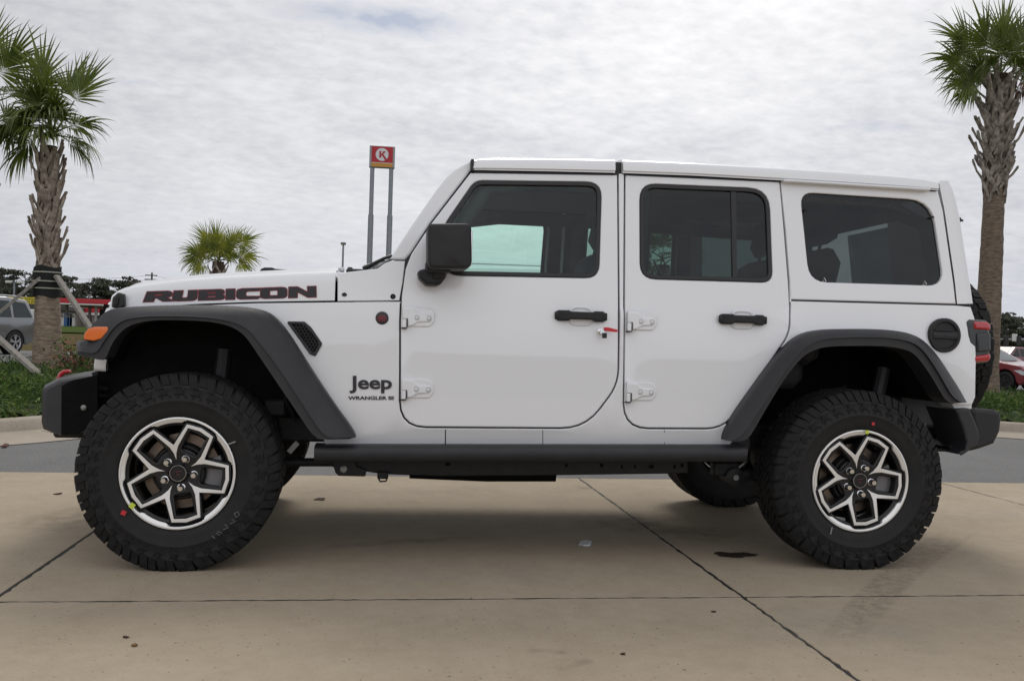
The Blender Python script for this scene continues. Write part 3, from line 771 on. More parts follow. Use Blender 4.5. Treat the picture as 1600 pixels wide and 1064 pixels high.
# ---- fuel filler
x, z = surf(1475, 524); y = yb(x, z)
mb = MB(); mb.lathe([(.082, .012), (.082, -.008), (.078, -.012), (.066, -.013), (.063, -.008), (.060, -.003), (.0, -.003)], (x, y, z), n=48); ff = mb.build('fuel_filler', M_PLASTIC, body, 30)
mb = MB(); mb.box(x-.066, x+.066, y-.014, y+.003, z-.018, z+.020, .006); mb.box(x-.066, x+.066, y-.017, y, z-.006, z+.001, .002); mb.box(x-.055, x+.04, y-.014, y, z+.02, z+.026, .002); mb.build('filler_cap', M_PLASTIC2, ff)
# ---- tail lamp
def taillamp():
    y0 = .135
    T = lambda l: [(p.x, p.z) for p in (at(q[0], q[1], y0) for q in fillet(l))]
    hous = T([(1510.5, 503, 6), (1516, 498.5, 4), (1543, 500.5, 4), (1547.5, 506, 4), (1548.5, 560, 5), (1544, 566.5, 4), (1518, 569, 5), (1511, 560, 6)])
    mb = MB(); plate(mb, hous, [], lambda u, v, d: (u, y0+d, v), .18, .018, backb=True); h = mb.build('tail_lamp', M_TAILG, body, 40)
    for l in ([(1521, 502, 2), (1543, 503, 4), (1547.5, 508, 3), (1547.5, 516.5, 2), (1521, 514.5, 2)], [(1521, 556.5, 2), (1547, 552, 2), (1548, 560, 3), (1544, 564.5, 3), (1521, 566, 2)]):
        mb = MB(); plate(mb, T(l), [], lambda u, v, d: (u, y0-.007+d, v), .185, .012, backb=True); mb.build('lens', M_TAIL, h, 40)
    mb = MB(); plate(mb, T([(1525, 520, 4), (1546.5, 520, 3), (1547, 549, 3), (1525, 551, 4)]), [], lambda u, v, d: (u, y0-.010+d, v), .18, .010, backb=True); mb.build('lamp_cover', M_TAILG, h, 40)
    mirror_tree(h)
taillamp()
# ---- body back: tailgate closing the tub, seen edge on
xr = at(1524, 560, .15).x
mb = MB(); mb.box(xr-.05, xr-.004, .17, 1.71, .62, 1.20, .015); mb.build('tailgate', M_WHITE, car)

# ---- mirror
mr = [(668.5, 349.5, 9), (737.5, 348.5, 10), (738.5, 420, 14), (668.5, 420, 14)]
ml = [(p.x, p.z) for p in (at(q[0], q[1], -.075) for q in fillet(mr))]
cx = sum(p[0] for p in ml)/len(ml)
mb = MB()
xa, xb = min(p[0] for p in ml), max(p[0] for p in ml)
plate(mb, ml, [], lambda u, v, d: (u, -.085+.03*max(0, (u-lerp(xa, xb, .70))/(xb-xa)/.3)**1.0+d, v), .19, .014, .03, backb=True)
mirr = mb.build('side_mirror', M_PLASTIC, door1, 50)
mb = MB(); p = at(703, 385, -.075); mb.box(xb-.012, xb+.001, -.045, .09, p.z-.075, p.z+.075, .004); mb.build('mirror_glass', M_CHROME, mirr)
foot = fillet([(653, 424, 3), (658, 421, 2), (674, 419, 2), (690, 418.5, 2), (699, 421, 3), (697, 433, 4), (690, 443, 4), (684, 446), (666, 445, 5), (655, 434, 4)])
pf = [(p.x, p.z) for p in (at(q[0], q[1], .04) for q in foot)]
mb = MB(); plate(mb, pf, [], lambda u, v, d: (u, .04+d, v), .13, .014); 
a = at(683, 419, .03); mb.box(a.x-.05, a.x+.06, -.02, .10, a.z-.02, a.z+.03, .01)
a = at(680, 427, .03); mb.box(a.x-.012, a.x+.046, .028, .10, a.z-.026, a.z+.03, .008); mb.build('mirror_foot', M_PLASTIC, mirr, 50)
# ---- far side
for o in (body, cowl, hard, door1, door2): 
    if o is body:
        c = mirrored(body); 
        for j in (j1, j2): mirrored(j, c)
    elif o in (door1, door2, hard): 
        c = mirrored(o)
        for ch in o.children:
            if ch.name.split('.')[0] in ('window', 'window_seal', 'quarter_window', 'side_mirror', 'window_divider'): mirrored(ch, c)
    else: mirrored(o)
# ---- rock rail
mb = MB(); a, b_ = at(491, 697, .07), at(1168, 697, .07); c, d = at(491, 721, .07), at(1168, 722, .07)
prof = [(.20, 0), (.085, 0), (.070, .12), (.064, .30), (.066, .6), (.075, .95), (.09, 1), (.20, 1)]
rows = []
for k in range(2):
    xx = (a.x, b_.x)[k]; zt = (a.z, b_.z)[k]; zb = (c.z, d.z)[k]
    rows.append([(xx, y, lerp(zt, zb, t)) for y, t in prof])
mb.grid(rows); [mb.add(r, [tuple(range(len(r)))]) for r in rows]
rr_ = mb.build('rock_rail', M_PLASTIC2, car, 60); mirrored(rr_)

# ---- bumpers
def bumper_front():
    a = at(60, 640, .26); 
    S = lambda l, y: [(p.x, p.z) for p in (at(q[0], q[1], y) for q in l)]
    # section in (x, z) from the front face to the back, at the near end
    sec = S([(61, 612), (63, 607), (88, 594), (118, 588.5), (140, 587), (141, 596), (100, 604), (94, 610), (92, 678), (88, 681), (63, 671), (60, 660)], .26)
    sec2 = S([(61, 612), (63, 607), (88, 594), (118, 588.5), (140, 587), (141, 660), (118, 676), (94, 679), (92, 680), (88, 681), (63, 671), (60, 660)], .26)
    mb = MB(); rows = []
    for y, dx, s_ in ((.26, .03, .96), (.275, .008, .99), (.30, 0, 1), (.55, -.075, 1), (.75, -.10, 1), (YC, -.105, 1)):
        rows.append([(x+dx, y, (z-.6)*s_+.6) for x, z in sec2])
    rows += [[(x, 2*YC-y, z) for x, y, z in r] for r in rows[::-1][1:]]
    mb.grid(rows, close_v=True)
    for r in (rows[0], rows[-1]): mb.add(r, [tuple(range(len(r)))])
    bm_ = mb.build('front_bumper', M_PLASTIC2, car, 35)
    # dark plate on the near end, painting in the shade of the open cavity
    cav = S([(95.5, 603), (112, 594), (152, 586), (153, 660), (122, 677), (95, 680)], .25)
    mb = MB(); plate(mb, cav, [], lambda u, v, d: (u, .252+d, v), .02, .004); cv = mb.build('bumper_end_shade', M_DARK, bm_); 
    p = at(130, 637, .24); mb = MB(); mb.lathe([(.012, .01), (.012, -.006), (.006, -.010), (0, -.010)], (p.x, .25, p.z), n=12); mb.build('bumper_bolt', mat('dull_bolt', (.25, .25, .24), .4, metal=.6), bm_)
    for py, w in ((606, 10), (617, 16)):
        p = at(150, py, .3); mb = MB(); mb.tube([at(118, py+4, .28), at(140, py, .3), at(165, py+2, .34), at(185, py+1, .4)], [.010, .014, .010, .008], 8); mb.build('bumper_bracket', M_FRAME, bm_)
    p = [at(92, 593, .55), at(95, 585, .55), at(100, 581, .55), (at(106, 580, .55)), at(111, 581, .55)]
    mb = MB(); mb.tube([p[0]-Vector((0, 0, .04))]+p, [.012, .012, .012, .011, .009, .006], 10)
    hk = mb.build('tow_hook', M_RED, bm_); mirrored(hk)
    return bm_
bumper_front()
def bumper_rear():
    S = lambda l, y: [(p.x, p.z) for p in (at(1400+q[0]/3.545, 460+q[1]/3.545, y) for q in fillet(l))]
    main = S([(415, 632, 6), (545, 638, 12), (580, 652, 10), (589, 690, 8), (581, 760, 10), (548, 828, 14), (470, 856, 8), (420, 868), (440, 760)], .22)
    mb = MB(); plate(mb, main, [], lambda u, v, d: (u, .22+d, v), 2*(YC-.22), .02, backb=True); b0 = mb.build('rear_bumper', M_PLASTIC, car, 40)
    ex = S([(328, 636, 4), (410, 630, 8), (436, 690), (462, 755, 6), (466, 790, 10), (450, 838, 14), (400, 872, 6), (338, 890, 3), (385, 862, 10), (392, 820, 8), (372, 740)], .10)
    mb = MB(); plate(mb, ex, [], lambda u, v, d: (u, .10+d, v), .25, .012); e = mb.build('bumper_extension', M_PLASTIC2, b0, 40); mirrored(e)
    dk = S([(290, 845), (330, 820), (392, 800), (394, 862), (340, 880), (318, 874)], .2)
    mb = MB(); plate(mb, dk, [], lambda u, v, d: (u, .2+d, v), .2, .004); mb.build('bumper_bracket', M_FRAME, b0)
    w = S([(305, 606), (418, 600), (416, 634), (320, 632)], .15)
    mb = MB(); plate(mb, w, [], lambda u, v, d: (u, .145+d, v), .1, .004); mb.build('body_corner', M_WHITE, body)
bumper_rear()

# ---- wheel housings, chassis
def liner(C, name='wheel_liner'):
    l = resample([at(p.x, p.y, .02) for p in smoothline([Vector((*q, 0)) for q in C], 2)], 40)
    rows = [[Vector((p.x, y, p.z)) for y in (.06, .2, .4, .62)] for p in l]
    mb = MB(); mb.grid(rows); mb.add([(p.x, .62, p.z) for p in l]+[(l[-1].x, .62, .50), (l[0].x, .62, .50)], [tuple(range(len(l)+2))])
    o = mb.build(name, M_DARK, car, 50); mirrored(o)
liner(FC[2:-2]); liner(RC[2:])
mb = MB()
mb.box(-.62, 3.7, .40, .50, .50, .62, .01); mb.box(-.62, 3.7, 1.38, 1.48, .50, .62, .01)          # frame rails
for x in (-.5, .55, 1.3, 2.1, 3.5): mb.box(x-.05, x+.05, .46, 1.42, .50, .58, .01)
mb.box(.75, 2.55, .20, 1.68, .515, .57); mb.build('chassis', M_FRAME, car)
# frame rail skin and skids seen below the rock rail
mb = MB()
pr = [(p.x, p.z) for p in (at(q[0], q[1], .30) for q in [(515, 718), (560, 735), (600, 741), (690, 744), (830, 743), (1050, 740), (1075, 739), (1075, 718)])]
plate(mb, pr, [], lambda u, v, d: (u, .30+d, v), .12, .006); fr = mb.build('frame_rail', M_FRAME, car, 40); mirrored(fr)
mb = MB()
for x, z0 in ((1.0, .44), (1.55, .43)): pass
a, b_ = at(690, 746, .5), at(870, 748, .5)
mb.box(a.x, b_.x, .50, .9, a.z-.004, a.z+.05, .012); mb.tube([at(640, 741, .6), at(760, 746, .6), at(868, 746, .6)], .02, 10); mb.build('skid_plate', M_DARK, car)
mb = MB()
for px, py, w in ((700, 725, 8), (885, 727, 4), (940, 727, 5), (972, 729, 3), (992, 729, 3), (1018, 729, 8), (1054, 729, 4), (1066, 727, 5)):
    p = at(px, py, .298); mb.box(p.x-w/700, p.x+w/700, .296, .31, p.z-.008, p.z+.008, .002)
mb.build('frame_hole', M_DARK, fr)
def arm_bracket(cx, cy, w=14):
    p = at(cx, cy, .30)
    o = [(q.x, q.z) for q in (at(cx+dx, cy+dy, .29) for dx, dy in fillet([(-20, -18), (-13, 6, 5), (-8, 11, 5), (34, 12, 3), (36, 2), (20, -4), (16, -18)]))]
    mb = MB(); plate(mb, o, [], lambda u, v, d: (u, .28+d, v), .10, .005); b = mb.build('arm_bracket', M_FRAME, car, 40)
    mb = MB(); mb.lathe([(.016, .005), (.016, -.004), (.010, -.006), (.010, -.014), (0, -.014)], (p.x-.0, .28, p.z), n=12); mb.build('bracket_bolt', mat('dull_bolt', (.25, .25, .24), .4, metal=.6), b)
arm_bracket(537, 732)
p = at(598, 746, .3); mb = MB(); mb.box(p.x-.025, p.x+.025, .28, .33, p.z-.004, p.z+.03, .005); mb.tube([(p.x-.02, .28, p.z), (p.x-.01, .275, p.z-.014), (p.x+.015, .275, p.z-.012), (p.x+.02, .28, p.z)], .004, 6); mb.build('frame_clip', M_FRAME, fr)
# rear lower arm bush
p = at(1147, 745, .30); mb = MB(); mb.lathe([(.045, .09), (.045, .0), (.036, -.006), (0, -.006)], (p.x, .29, p.z), n=24); mb.box(p.x-.10, p.x+.03, .31, .37, p.z-.0, p.z+.07, .01); ab = mb.build('arm_bush', M_FRAME, car, 40)
mb = MB(); mb.lathe([(.014, .0), (.014, -.012), (0, -.012)], (p.x, .284, p.z), n=10); mb.build('bracket_bolt', MATS['dull_bolt'], ab)
def axle(x, name):
    mb = MB(); mb.tube([(x, .2, .405), (x, 1.68, .405)], .045, 16)
    mb.lathe([(0, -.16), (.07, -.14), (.13, -.07), (.15, 0), (.13, .07), (.07, .14), (0, .16)], (x, .94+(.22 if x < 1 else 0), .405), n=20); mb.build(name, M_FRAME, car, 50)
    for s_ in (0, 1):
        mb = MB(); y = .42 if not s_ else 2*YC-.42
        pts = [(x+.06+.055*math.cos(a*.5), y+.055*math.sin(a*.5), .50+.32*a/75) for a in range(76)]; mb.tube(pts, .009, 6); mb.build('coil_spring', M_FRAME, car)
        y = .34 if not s_ else 2*YC-.34
        mb = MB(); sx = .12 if x < 1 else .28
        mb.tube([(x+sx*.5, y, .42), (x+sx*.8, y, .60)], .028, 10); mb.tube([(x+sx*.78, y, .58), (x+sx, y, .92)], .034, 10); mb.build('shock_absorber', M_PLASTIC2, car)
axle(0, 'axle'); axle(3.008, 'axle')
mb = MB(); mb.tube([(.02, .38, .38), at(440, 722, .38), at(520, 722, .36), at(540, 730, .34)], [.03, .028, .028, .03], 10, flat=.7); arm = mb.build('control_arm', M_FRAME, car, 50); mirrored(arm)
mb = MB(); mb.tube([(2.98, .36, .38), (2.7, .34, .40), at(1147, 745, .33)], .028, 10); arm = mb.build('control_arm', M_FRAME, car, 50); mirrored(arm)
mb = MB(); mb.tube([(-.25, .3, .52), (-.12, 1.2, .47), (-.05, 1.5, .45)], .018, 8); mb.tube([(-.3, .32, .45), (-.3, 1.55, .45)], .018, 8); mb.build('steering_link', M_FRAME, car)
mb = MB(); mb.tube([(2.6, 1.35, .53), (3.3, 1.45, .55), (3.62, 1.4, .55)], .035, 10); mb.lathe([(.09, -.2), (.1, -.15), (.1, .15), (.09, .2)], (3.42, YC, .56), n=18); mb.build('exhaust', M_FRAME, car)
# lamp brackets and hoses inside the front housing (greys in the dark)
mb = MB(); mb.tube([(.35, .36, .55), (.28, .38, .75), (.30, .40, .95)], .03, 8); mb.tube([(.42, .30, .95), (.40, .28, .70), (.45, .3, .6)], .007, 6); mb.box(.30, .40, .32, .36, .62, .70, .01); mb.build('brake_hose', M_FRAME, car)
p = at(458, 699, .3); mb = MB(); mb.box(-.012, .012, 0, .01, -.03, .03, .002, Matrix.Translation(p) @ Matrix.Rotation(.7, 4, 'Y')); mb.build('hose_tag', mat('pale_tag', (.35, .35, .34), .6), car)

# ---- cabin
mb = MB(); mb.box(.85, 2.5, .19, 1.69, .60, .66); mb.box(2.5, 3.6, .66, 1.22, .60, .66); mb.box(.80, .88, .2, 1.68, .60, 1.15)
cabin = mb.build('cabin_floor', M_CABIN, car)
for s_ in (0, 1):
    mb = MB(); y = .19 if not s_ else 2*YC-.22
    for xa, xb in ((.95, 1.83), (1.93, 2.55)): mb.box(xa, xb, y, y+.03, .62, 1.18, .008)
    mb.build('door_card', M_CABIN, cabin)
mb = MB(); rows = []
for y in (.24, 1.64):
    rows.append([(.87, y, 1.10), (.87, y, 1.27), (1.02, y, 1.29), (1.18, y, 1.27), (1.23, y, 1.20), (1.22, y, 1.0), (1.15, y, .85), (1.0, y, .75)])
mb.grid(rows); [mb.add(r, [tuple(range(8))]) for r in rows]; mb.build('dashboard', M_CABIN, car, 30)
mb = MB(); c = Vector((1.42, .60, 1.15)); ax = Vector((.9, 0, .43)).normalized(); e1 = Vector((0, 1, 0)); e2 = ax.cross(e1)
mb.tube([c+(e1*math.cos(a*math.pi/16)+e2*math.sin(a*math.pi/16))*.185 for a in range(33)], .014, 8, cap=False); mb.tube([c-e1*.18, c, c+e1*.18], [.012, .035, .012], 8); mb.tube([c, c-ax*.25], .03, 8); mb.build('steering_wheel', M_SEAT, car)
def seat(x, y, w=.50, rear=False):
    root = MB(); root.box(x-.30, x+.18, y-w/2, y+w/2, .80, .96, .05)
    st = root.build('seat', M_SEAT, car, 60)
    mb = MB(); M_ = Matrix.Translation((x+.18, y, .92)) @ Matrix.Rotation(.22, 4, 'Y'); mb.box(-.07, .07, -w/2, w/2, 0, .60, .055, M_); mb.build('backrest', M_SEAT, st, 60)
    for dy in ((0,) if not rear else (-.33, .33)):
        mb = MB(); M2 = M_ @ Matrix.Translation((.0, dy, .66)); hwd = .125 if not rear else .17; mb.box(-.05, .05, -hwd, hwd, -.03, .20, .045, M2); mb.tube([M2 @ Vector((0, -.06, -.08)), M2 @ Vector((0, -.06, .02))], .008, 6); mb.tube([M2 @ Vector((0, .06, -.08)), M2 @ Vector((0, .06, .02))], .008, 6); mb.build('headrest', M_SEAT, st, 60)
seat(1.72, .58); seat(1.72, 1.30); seat(2.72, YC, 1.15, True)
# roll bars and roof lining
mb = MB()
for y in (.27, 1.61):
    mb.tube([(1.02, y, 1.30), (1.28, y, 1.69), (1.5, y, 1.73), (2.05, y, 1.73), (3.25, y, 1.70), (3.45, y, 1.62), (3.58, y, 1.10)], .04, 10)
    mb.tube([(2.0, y, 1.72), (1.98, y, 1.2), (1.97, y, .7)], .05, 10); pass
mb.tube([(2.02, .27, 1.72), (2.02, 1.61, 1.72)], .04, 10); mb.tube([(3.3, .27, 1.68), (3.3, 1.61, 1.68)], .04, 10); mb.build('roll_bar', M_SEAT, car, 50)
mb = MB(); mb.box(1.30, 3.5, .25, 1.63, 1.775, 1.785); mb.build('roof_lining', mat('grey_lining', (.13, .13, .13), .8), car)
mb = MB(); mb.box(1.16, 1.36, .9, .98, 1.60, 1.68, .02); mb.build('rear_view_mirror', M_SEAT, car)
mb = MB(); mb.box(2.95, 3.58, .64, 1.24, .66, 1.02, .03); mb.box(2.62, 3.6, .18, .30, 1.11, 1.17, .02); mb.box(2.62, 3.6, 1.58, 1.70, 1.11, 1.17, .02); mb.build('cargo_cover', M_SEAT, car)

# ---- wheels
R = .2335
def wheel_at(cx, cy, cz, outward=-1, spare=False):
    """near wheel, face towards -y"""
    m = lambda u, v, d: (cx+u, cy+d, cz+v)
    ph = math.radians(65)
    def pol(r, a): return (r*R*math.cos(a), r*R*math.sin(a))
    mb = MB()
    mb.lathe([(.228, .002), (.2335, .006), (.2335, .012), (.222, .02), (.205, .03), (.200, .10), (.205, .20), (.23, .24)], (cx, cy, cz), n=72)
    mb.lathe([(.208, .016), (.198, .022), (.197, .05)], (cx, cy, cz), n=72)
    # black spokes behind the machined face
    A = lambda d: math.radians(d)
    O1, I1 = [], []
    for k in range(5):
        f = ph+k*A(72)
        O1 += [pol(.925, f-A(18.5)), pol(.935, f), pol(.925, f+A(18.5)), pol(.60, f+A(31.5)), pol(.50, f+A(36)), pol(.60, f+A(40.5))]
    holes = []
    for k in range(5):
        f = ph+k*A(72)
        holes.append(ccw(fillet([(*pol(.770, f-A(12)), .008), (*pol(.770, f+A(12)), .008), (*pol(.41, f+A(20.5)), .012), (*pol(.385, f), .0), (*pol(.41, f-A(20.5)), .012)], 3)))
    plate(mb, O1, holes, lambda u, v, d: m(u, v, .012+.016*(1-min(1, math.hypot(u, v)/R/.7))+d), .055, .006, .05)
    w = mb.build('wheel', M_BLACKRIM, car, 40)
    # machined outer lip, thick between the pentagons
    mb = MB(); mb.lathe([(.2335, .005), (.2325, -.001), (.2270, -.002), (.2225, .001), (.2215, .006)], (cx, cy, cz), n=96)
    for k in range(5):
        f = ph+A(36)+k*A(72); n = 14; hw = A(18.5); rows = []
        for i in range(n+1):
            a = f-hw+2*hw*i/n; t = min(1, min(i, n-i)/1.5)
            ri = lerp(.968, .900, t)
            rows.append([m(*pol(.960, a), -.0012), m(*pol(.94, a), -.0005), m(*pol(ri, a), .004), m(*pol(ri, a), .016)])
        mb.grid(rows)
    mb.build('rim_lip', M_MACH, w, 40)
    # machined spoke face
    O2, I2 = [], []
    for k in range(5):
        f = ph+k*A(72)
        O2 += [pol(.880, f-A(16.6)), pol(.888, f), pol(.880, f+A(16.6)), pol(.53, f+A(33.5)), pol(.505, f+A(36)), pol(.53, f+A(38.5))]
        I2 += [pol(.818, f-A(14.6)), pol(.825, f), pol(.818, f+A(14.6)), pol(.48, f+A(27.2)), pol(.35, f+A(32.8)), pol(.235, f+A(36)), pol(.35, f+A(39.2)), pol(.48, f+A(44.8))]
    mb = MB(); plate(mb, O2, [I2], lambda u, v, d: m(u, v, .0085+.016*(1-min(1, math.hypot(u, v)/R/.7))+d), .006, .0012, 0, nb=2)
    mb.build('spoke_face', M_MACH, w, 30)
    # hub, cap, nuts
    mb = MB(); mb.lathe([(.105, .05), (.098, .034), (.075, .030), (.046, .026), (.043, .018), (.040, .016)], (cx, cy, cz), n=40); mb.build('hub', M_BLACKRIM, w, 40)
    mb = MB(); mb.lathe([(.037, .02), (.037, .010), (.034, .007), (.030, .0075), (.029, .009), (0, .009)], (cx, cy, cz), n=40); hc = mb.build('hub_cap', M_BLACKRIM, w, 30)
    mb = MB(); mb.lathe([(.0300, .0065), (.0312, .0045), (.0335, .0045), (.0345, .007)], (cx, cy, cz), n=40); mb.build('cap_ring', mat('dark_chrome', (.35, .34, .33), .25, metal=1), hc, 50)
    mb = MB()
    for i, (a, b_) in enumerate(((-.012, .010), (.002, .012), (-.006, -.002))): mb.box(cx+a, cx+a+.012, cy+.0078, cy+.0095, cz+b_-.006, cz+b_-.002)
    mb.build('cap_emblem', mat('cap_red', (.10, .012, .015), .4), hc, 0)
    for k in range(5):
        a = ph+A(72)*k+A(0); u, v = .0635*math.cos(a), .0635*math.sin(a)
        mb = MB(); mb.lathe([(.0175, .028), (.0175, .022), (.0140, .020)], (cx+u, cy, cz+v), n=14); mb.lathe([(.0132, .03), (.0132, .000), (.0105, -.006), (.005, -.006), (0, -.0065)], (cx+u, cy, cz+v), n=6)
        mb.build('lug_nut', M_CHROME, w, 30)
    if not spare:
        mb = MB(); mb.lathe([(.08, .05), (.112, .054), (.118, .07), (.120, .12)], (cx, cy, cz), n=40); mb.build('brake_hat', M_FRAME, w, 40)
        mb = MB(); mb.lathe([(.122, .088), (.158, .09), (.160, .093), (.160, .115), (.122, .118)], (cx, cy, cz), n=48); mb.build('brake_disc', M_STEEL, w, 40)
        mb = MB(); rows = []
        for i in range(11):
            a = A(-24)+A(48)*i/10; rows.append([m(r*math.cos(a), r*math.sin(a), d) for r, d in ((.10, .09), (.105, .055), (.13, .045), (.175, .05), (.182, .08), (.182, .14))])
        mb.grid(rows); [mb.add(r, [tuple(range(6))]) for r in (rows[0], rows[-1])]; mb.build('brake_caliper', mat('caliper_grey', (.16, .16, .165), .4, metal=.4), w, 40)
    mb = MB(); mb.lathe([(.0, .14), (.195, .14)], (cx, cy, cz), n=24); mb.build('backing_plate', M_DARK, w)
    # tyre
    mb = MB()
    prof = [(.228, .022), (.234, .008), (.240, .003), (.252, -.002), (.270, -.007), (.296, -.009), (.300, -.0115), (.304, -.0115), (.308, -.009), (.330, -.007), (.350, -.002), (.356, -.004), (.360, -.003), (.372, .006), (.388, .016), (.4025, .036), (.4045, .08), (.405, .14), (.4045, .20), (.4025, .245), (.385, .268), (.35, .282), (.29, .289), (.24, .28), (.228, .262)]
    mb.lathe(prof, (cx, cy, cz), n=96)
    ty = mb.build('tyre', M_RUBBER, w, 50)
    mb = MB(); rnd = random.Random(5); NP = 64
    def block(a0, a1, prof2, skew=0, rs=0, rk=0):
        rows = []
        for a, sk in ((a0, 0), (lerp(a0, a1, .5), .5), (a1, 1)):
            rows.append([(cx+r*math.cos(a+skew*d*8+rs*(r-.36)+rk*(r > .375)), cy+d, cz+r*math.sin(a+skew*d*8+rs*(r-.36)+rk*(r > .375))) for r, d in prof2])
        k = len(mb.v); mb.grid(rows, flip=False); n = len(prof2)
        mb.add(rows[0], [tuple(range(n))]); mb.add(rows[2], [tuple(range(n-1, -1, -1))])
    for k in range(NP):
        a = 2*math.pi*k/NP; st = 2*math.pi/NP
        lo = (k % 2 == 0)
        ri = .352 if lo else .366
        # shoulder lugs with a side face, near and far
        for side in (0, 1):
            pr2 = [(ri, .004), (ri+.004, -.0075 if lo else -.002), (.385, .000 if lo else .006), (.404, .008 if lo else .012), (.4120, .018 if lo else .022), (.4130, .074 if lo else .062), (.400, .076 if lo else .064)]
            if side: pr2 = [(r, .278-d) for r, d in pr2][::-1]
            j = rnd.uniform(-.05, .05)*st
            block(a+j+side*st*.5, a+j+side*st*.5+st*(.86 if lo else .80), pr2, 0, .8, .004 if lo else -.004)
            if side == 0: block(a+st*.1, a+st*.38, [(.312, -.007), (.314, -.0108), (.322, -.0105), (.325, -.006)])
            # side biters: small angular steps lower on the sidewall
            if side == 0:
                pr3 = [(.325, -.007), (.33, -.0125 if lo else -.011), (.352, -.008 if lo else -.004), (.356, .002)]
                block(a+st*.12, a+st*(.55 if lo else .95), pr3, 0, 2.2 if lo else -2.2)
        for (d0, d1, o_, wd, sk) in ((.080, .116, .30, .66, .35), (.120, .158, .75, .62, -.3), (.162, .198, .10, .66, .35)):
            pr4 = [(.398, d0), (.4128, d0+.002), (.4138, (d0+d1)/2), (.4128, d1-.002), (.398, d1)]
            block(a+o_*st, a+(o_+wd)*st, pr4, sk)
            block(a+(o_+.42)*st, a+(o_+.58)*st, [(.40, d0-.006), (.4120, d0-.005), (.4120, d1+.005), (.40, d1+.006)], sk) if k % 2 else None
    td = mb.build('tread', M_TREAD, ty, 30)
    if not spare:
        for o in (ty, td):                                          # the loaded tyre flattens and bulges where it stands
            for v in o.data.vertices:
                if v.co.z < .14:
                    t = (.14-v.co.z)/.14
                    if abs(v.co.y-cy-.139) > .1: v.co.y += (.016 if v.co.y > cy+.139 else -.016)*t*t
                    v.co.z = max(v.co.z, .001)
    return w
wh = wheel_at(0, .006, .405)
def copy_tree(o, parent, dx=0):
    c = o.copy(); COL.objects.link(c); c.parent = parent; c.matrix_parent_inverse = o.matrix_parent_inverse.copy()
    if parent is o.parent: c.location = (o.location.x+dx, o.location.y, o.location.z)
    for ch in o.children: 
        copy_tree(ch, c)
    return c
wr = copy_tree(wh, car, 3.008)
wf2 = mirror_tree(wh); copy_tree(wf2, car, 3.008)
# stickers and paint dots on the near tyres
def dot(px, py, w, h, m, cx_, tyre, rot=0):
    p = at(px, py, 0); r = math.hypot(p.x-cx_, p.z-.405)
    y = -.0125 if r > .25 else -.006
    p = at(px, py, y)
    mb = MB(); mb.box(-w/720, w/720, -.0008, .001, -h/720, h/720, 0, Matrix.Translation(p) @ Matrix.Rotation(rot, 4, 'Y')); mb.build('tyre_sticker', m, tyre)
tF = [c for c in wh.children if c.name.startswith('tyre')][0]; tR = [c for c in wr.children if c.name.startswith('tyre')][0]
M_YEL = mat('sticker_yellow', (.55, .65, .06), .5); M_RDOT = mat('paint_red', (.5, .02, .03), .5); M_CHALK = mat('chalk', (.22, .22, .21), .8)
dot(206.5, 790, 7, 8, M_YEL, 0, tF, .6); dot(193, 801, 7, 7, M_RDOT, 0, tF, .4); dot(362, 692, 12, 2.2, M_CHALK, 0, tF, -.4)
dot(1355, 675, 6, 6, M_YEL, 3.008, tR); dot(1364.5, 662, 5, 5, M_RDOT, 3.008, tR); dot(1299, 829, 2, 12, M_CHALK, 3.008, tR, .2)
# handwriting-like chalk strokes on the front tyre
def chalk(strokes, tyre):
    mb = MB()
    for s_ in strokes: mb.tube([at(px, py, -.013) for px, py in s_], .0011, 5)
    mb.build('chalk_mark', M_CHALK, tyre)
chalk([[(366, 802), (372, 799), (374, 804), (369, 808), (366, 802)], [(362, 811), (368, 814), (360, 818)], [(351, 819), (357, 824), (349, 827)], [(340, 830), (347, 832), (342, 836), (338, 832)], [(331, 837), (336, 841)]], tF)
# ---- spare wheel on the tailgate, facing back
sx = 4.03
sp_ = wheel_at(0, 0, 0, spare=True)
for o in [sp_]+list(sp_.children_recursive):
    if o.data.users > 1: o.data = o.data.copy()
    for v in o.data.vertices:
        x, y, z = v.co; v.co = (sx-y, YC+x, 1.02+z)
sp_.name = 'spare_wheel'
mb = MB(); mb.box(3.64, 3.85, .75, 1.13, .85, 1.15, .02); mb.build('spare_carrier', M_FRAME, car)

# ---- key with a red tag hanging from the lock: a thing of its own
key = empty('car_key', LOCK, 'key ring with a red plastic tag hanging from the driver door lock', 'key')
x, y, z = LOCK
mb = MB(); mb.box(x-.004, x+.004, y-.04, y-.006, z-.001, z+.009, .001); mb.box(x-.010, x+.012, y-.042, y-.038, z-.012, z+.010, .001)
mb.build('key_blade', M_CHROME, key)
mb = MB(); mb.tube([(x+.008+.010*math.cos(a*.4), y-.042, z-.004+.010*math.sin(a*.4)) for a in range(17)], .0012, 6); mb.build('key_ring', M_CHROME, key)
mb = MB(); mb.box(x-.002, x+.020, y-.05, y-.042, z-.030, z-.006, .003); mb.build('key_fob', M_SEAL, key)
tagp = [(p.x, p.z) for p in (at(q[0], q[1], y-.045) for q in fillet([(943, 511.5), (950, 511.5), (964, 515), (966, 517), (963, 519), (944, 517, 2)]))]
mb = MB(); plate(mb, tagp, [], lambda u, v, d: (u, y-.048+d, v), .003, .0008); mb.build('key_tag', mat('tag_red', (.55, .02, .03), .35), key)

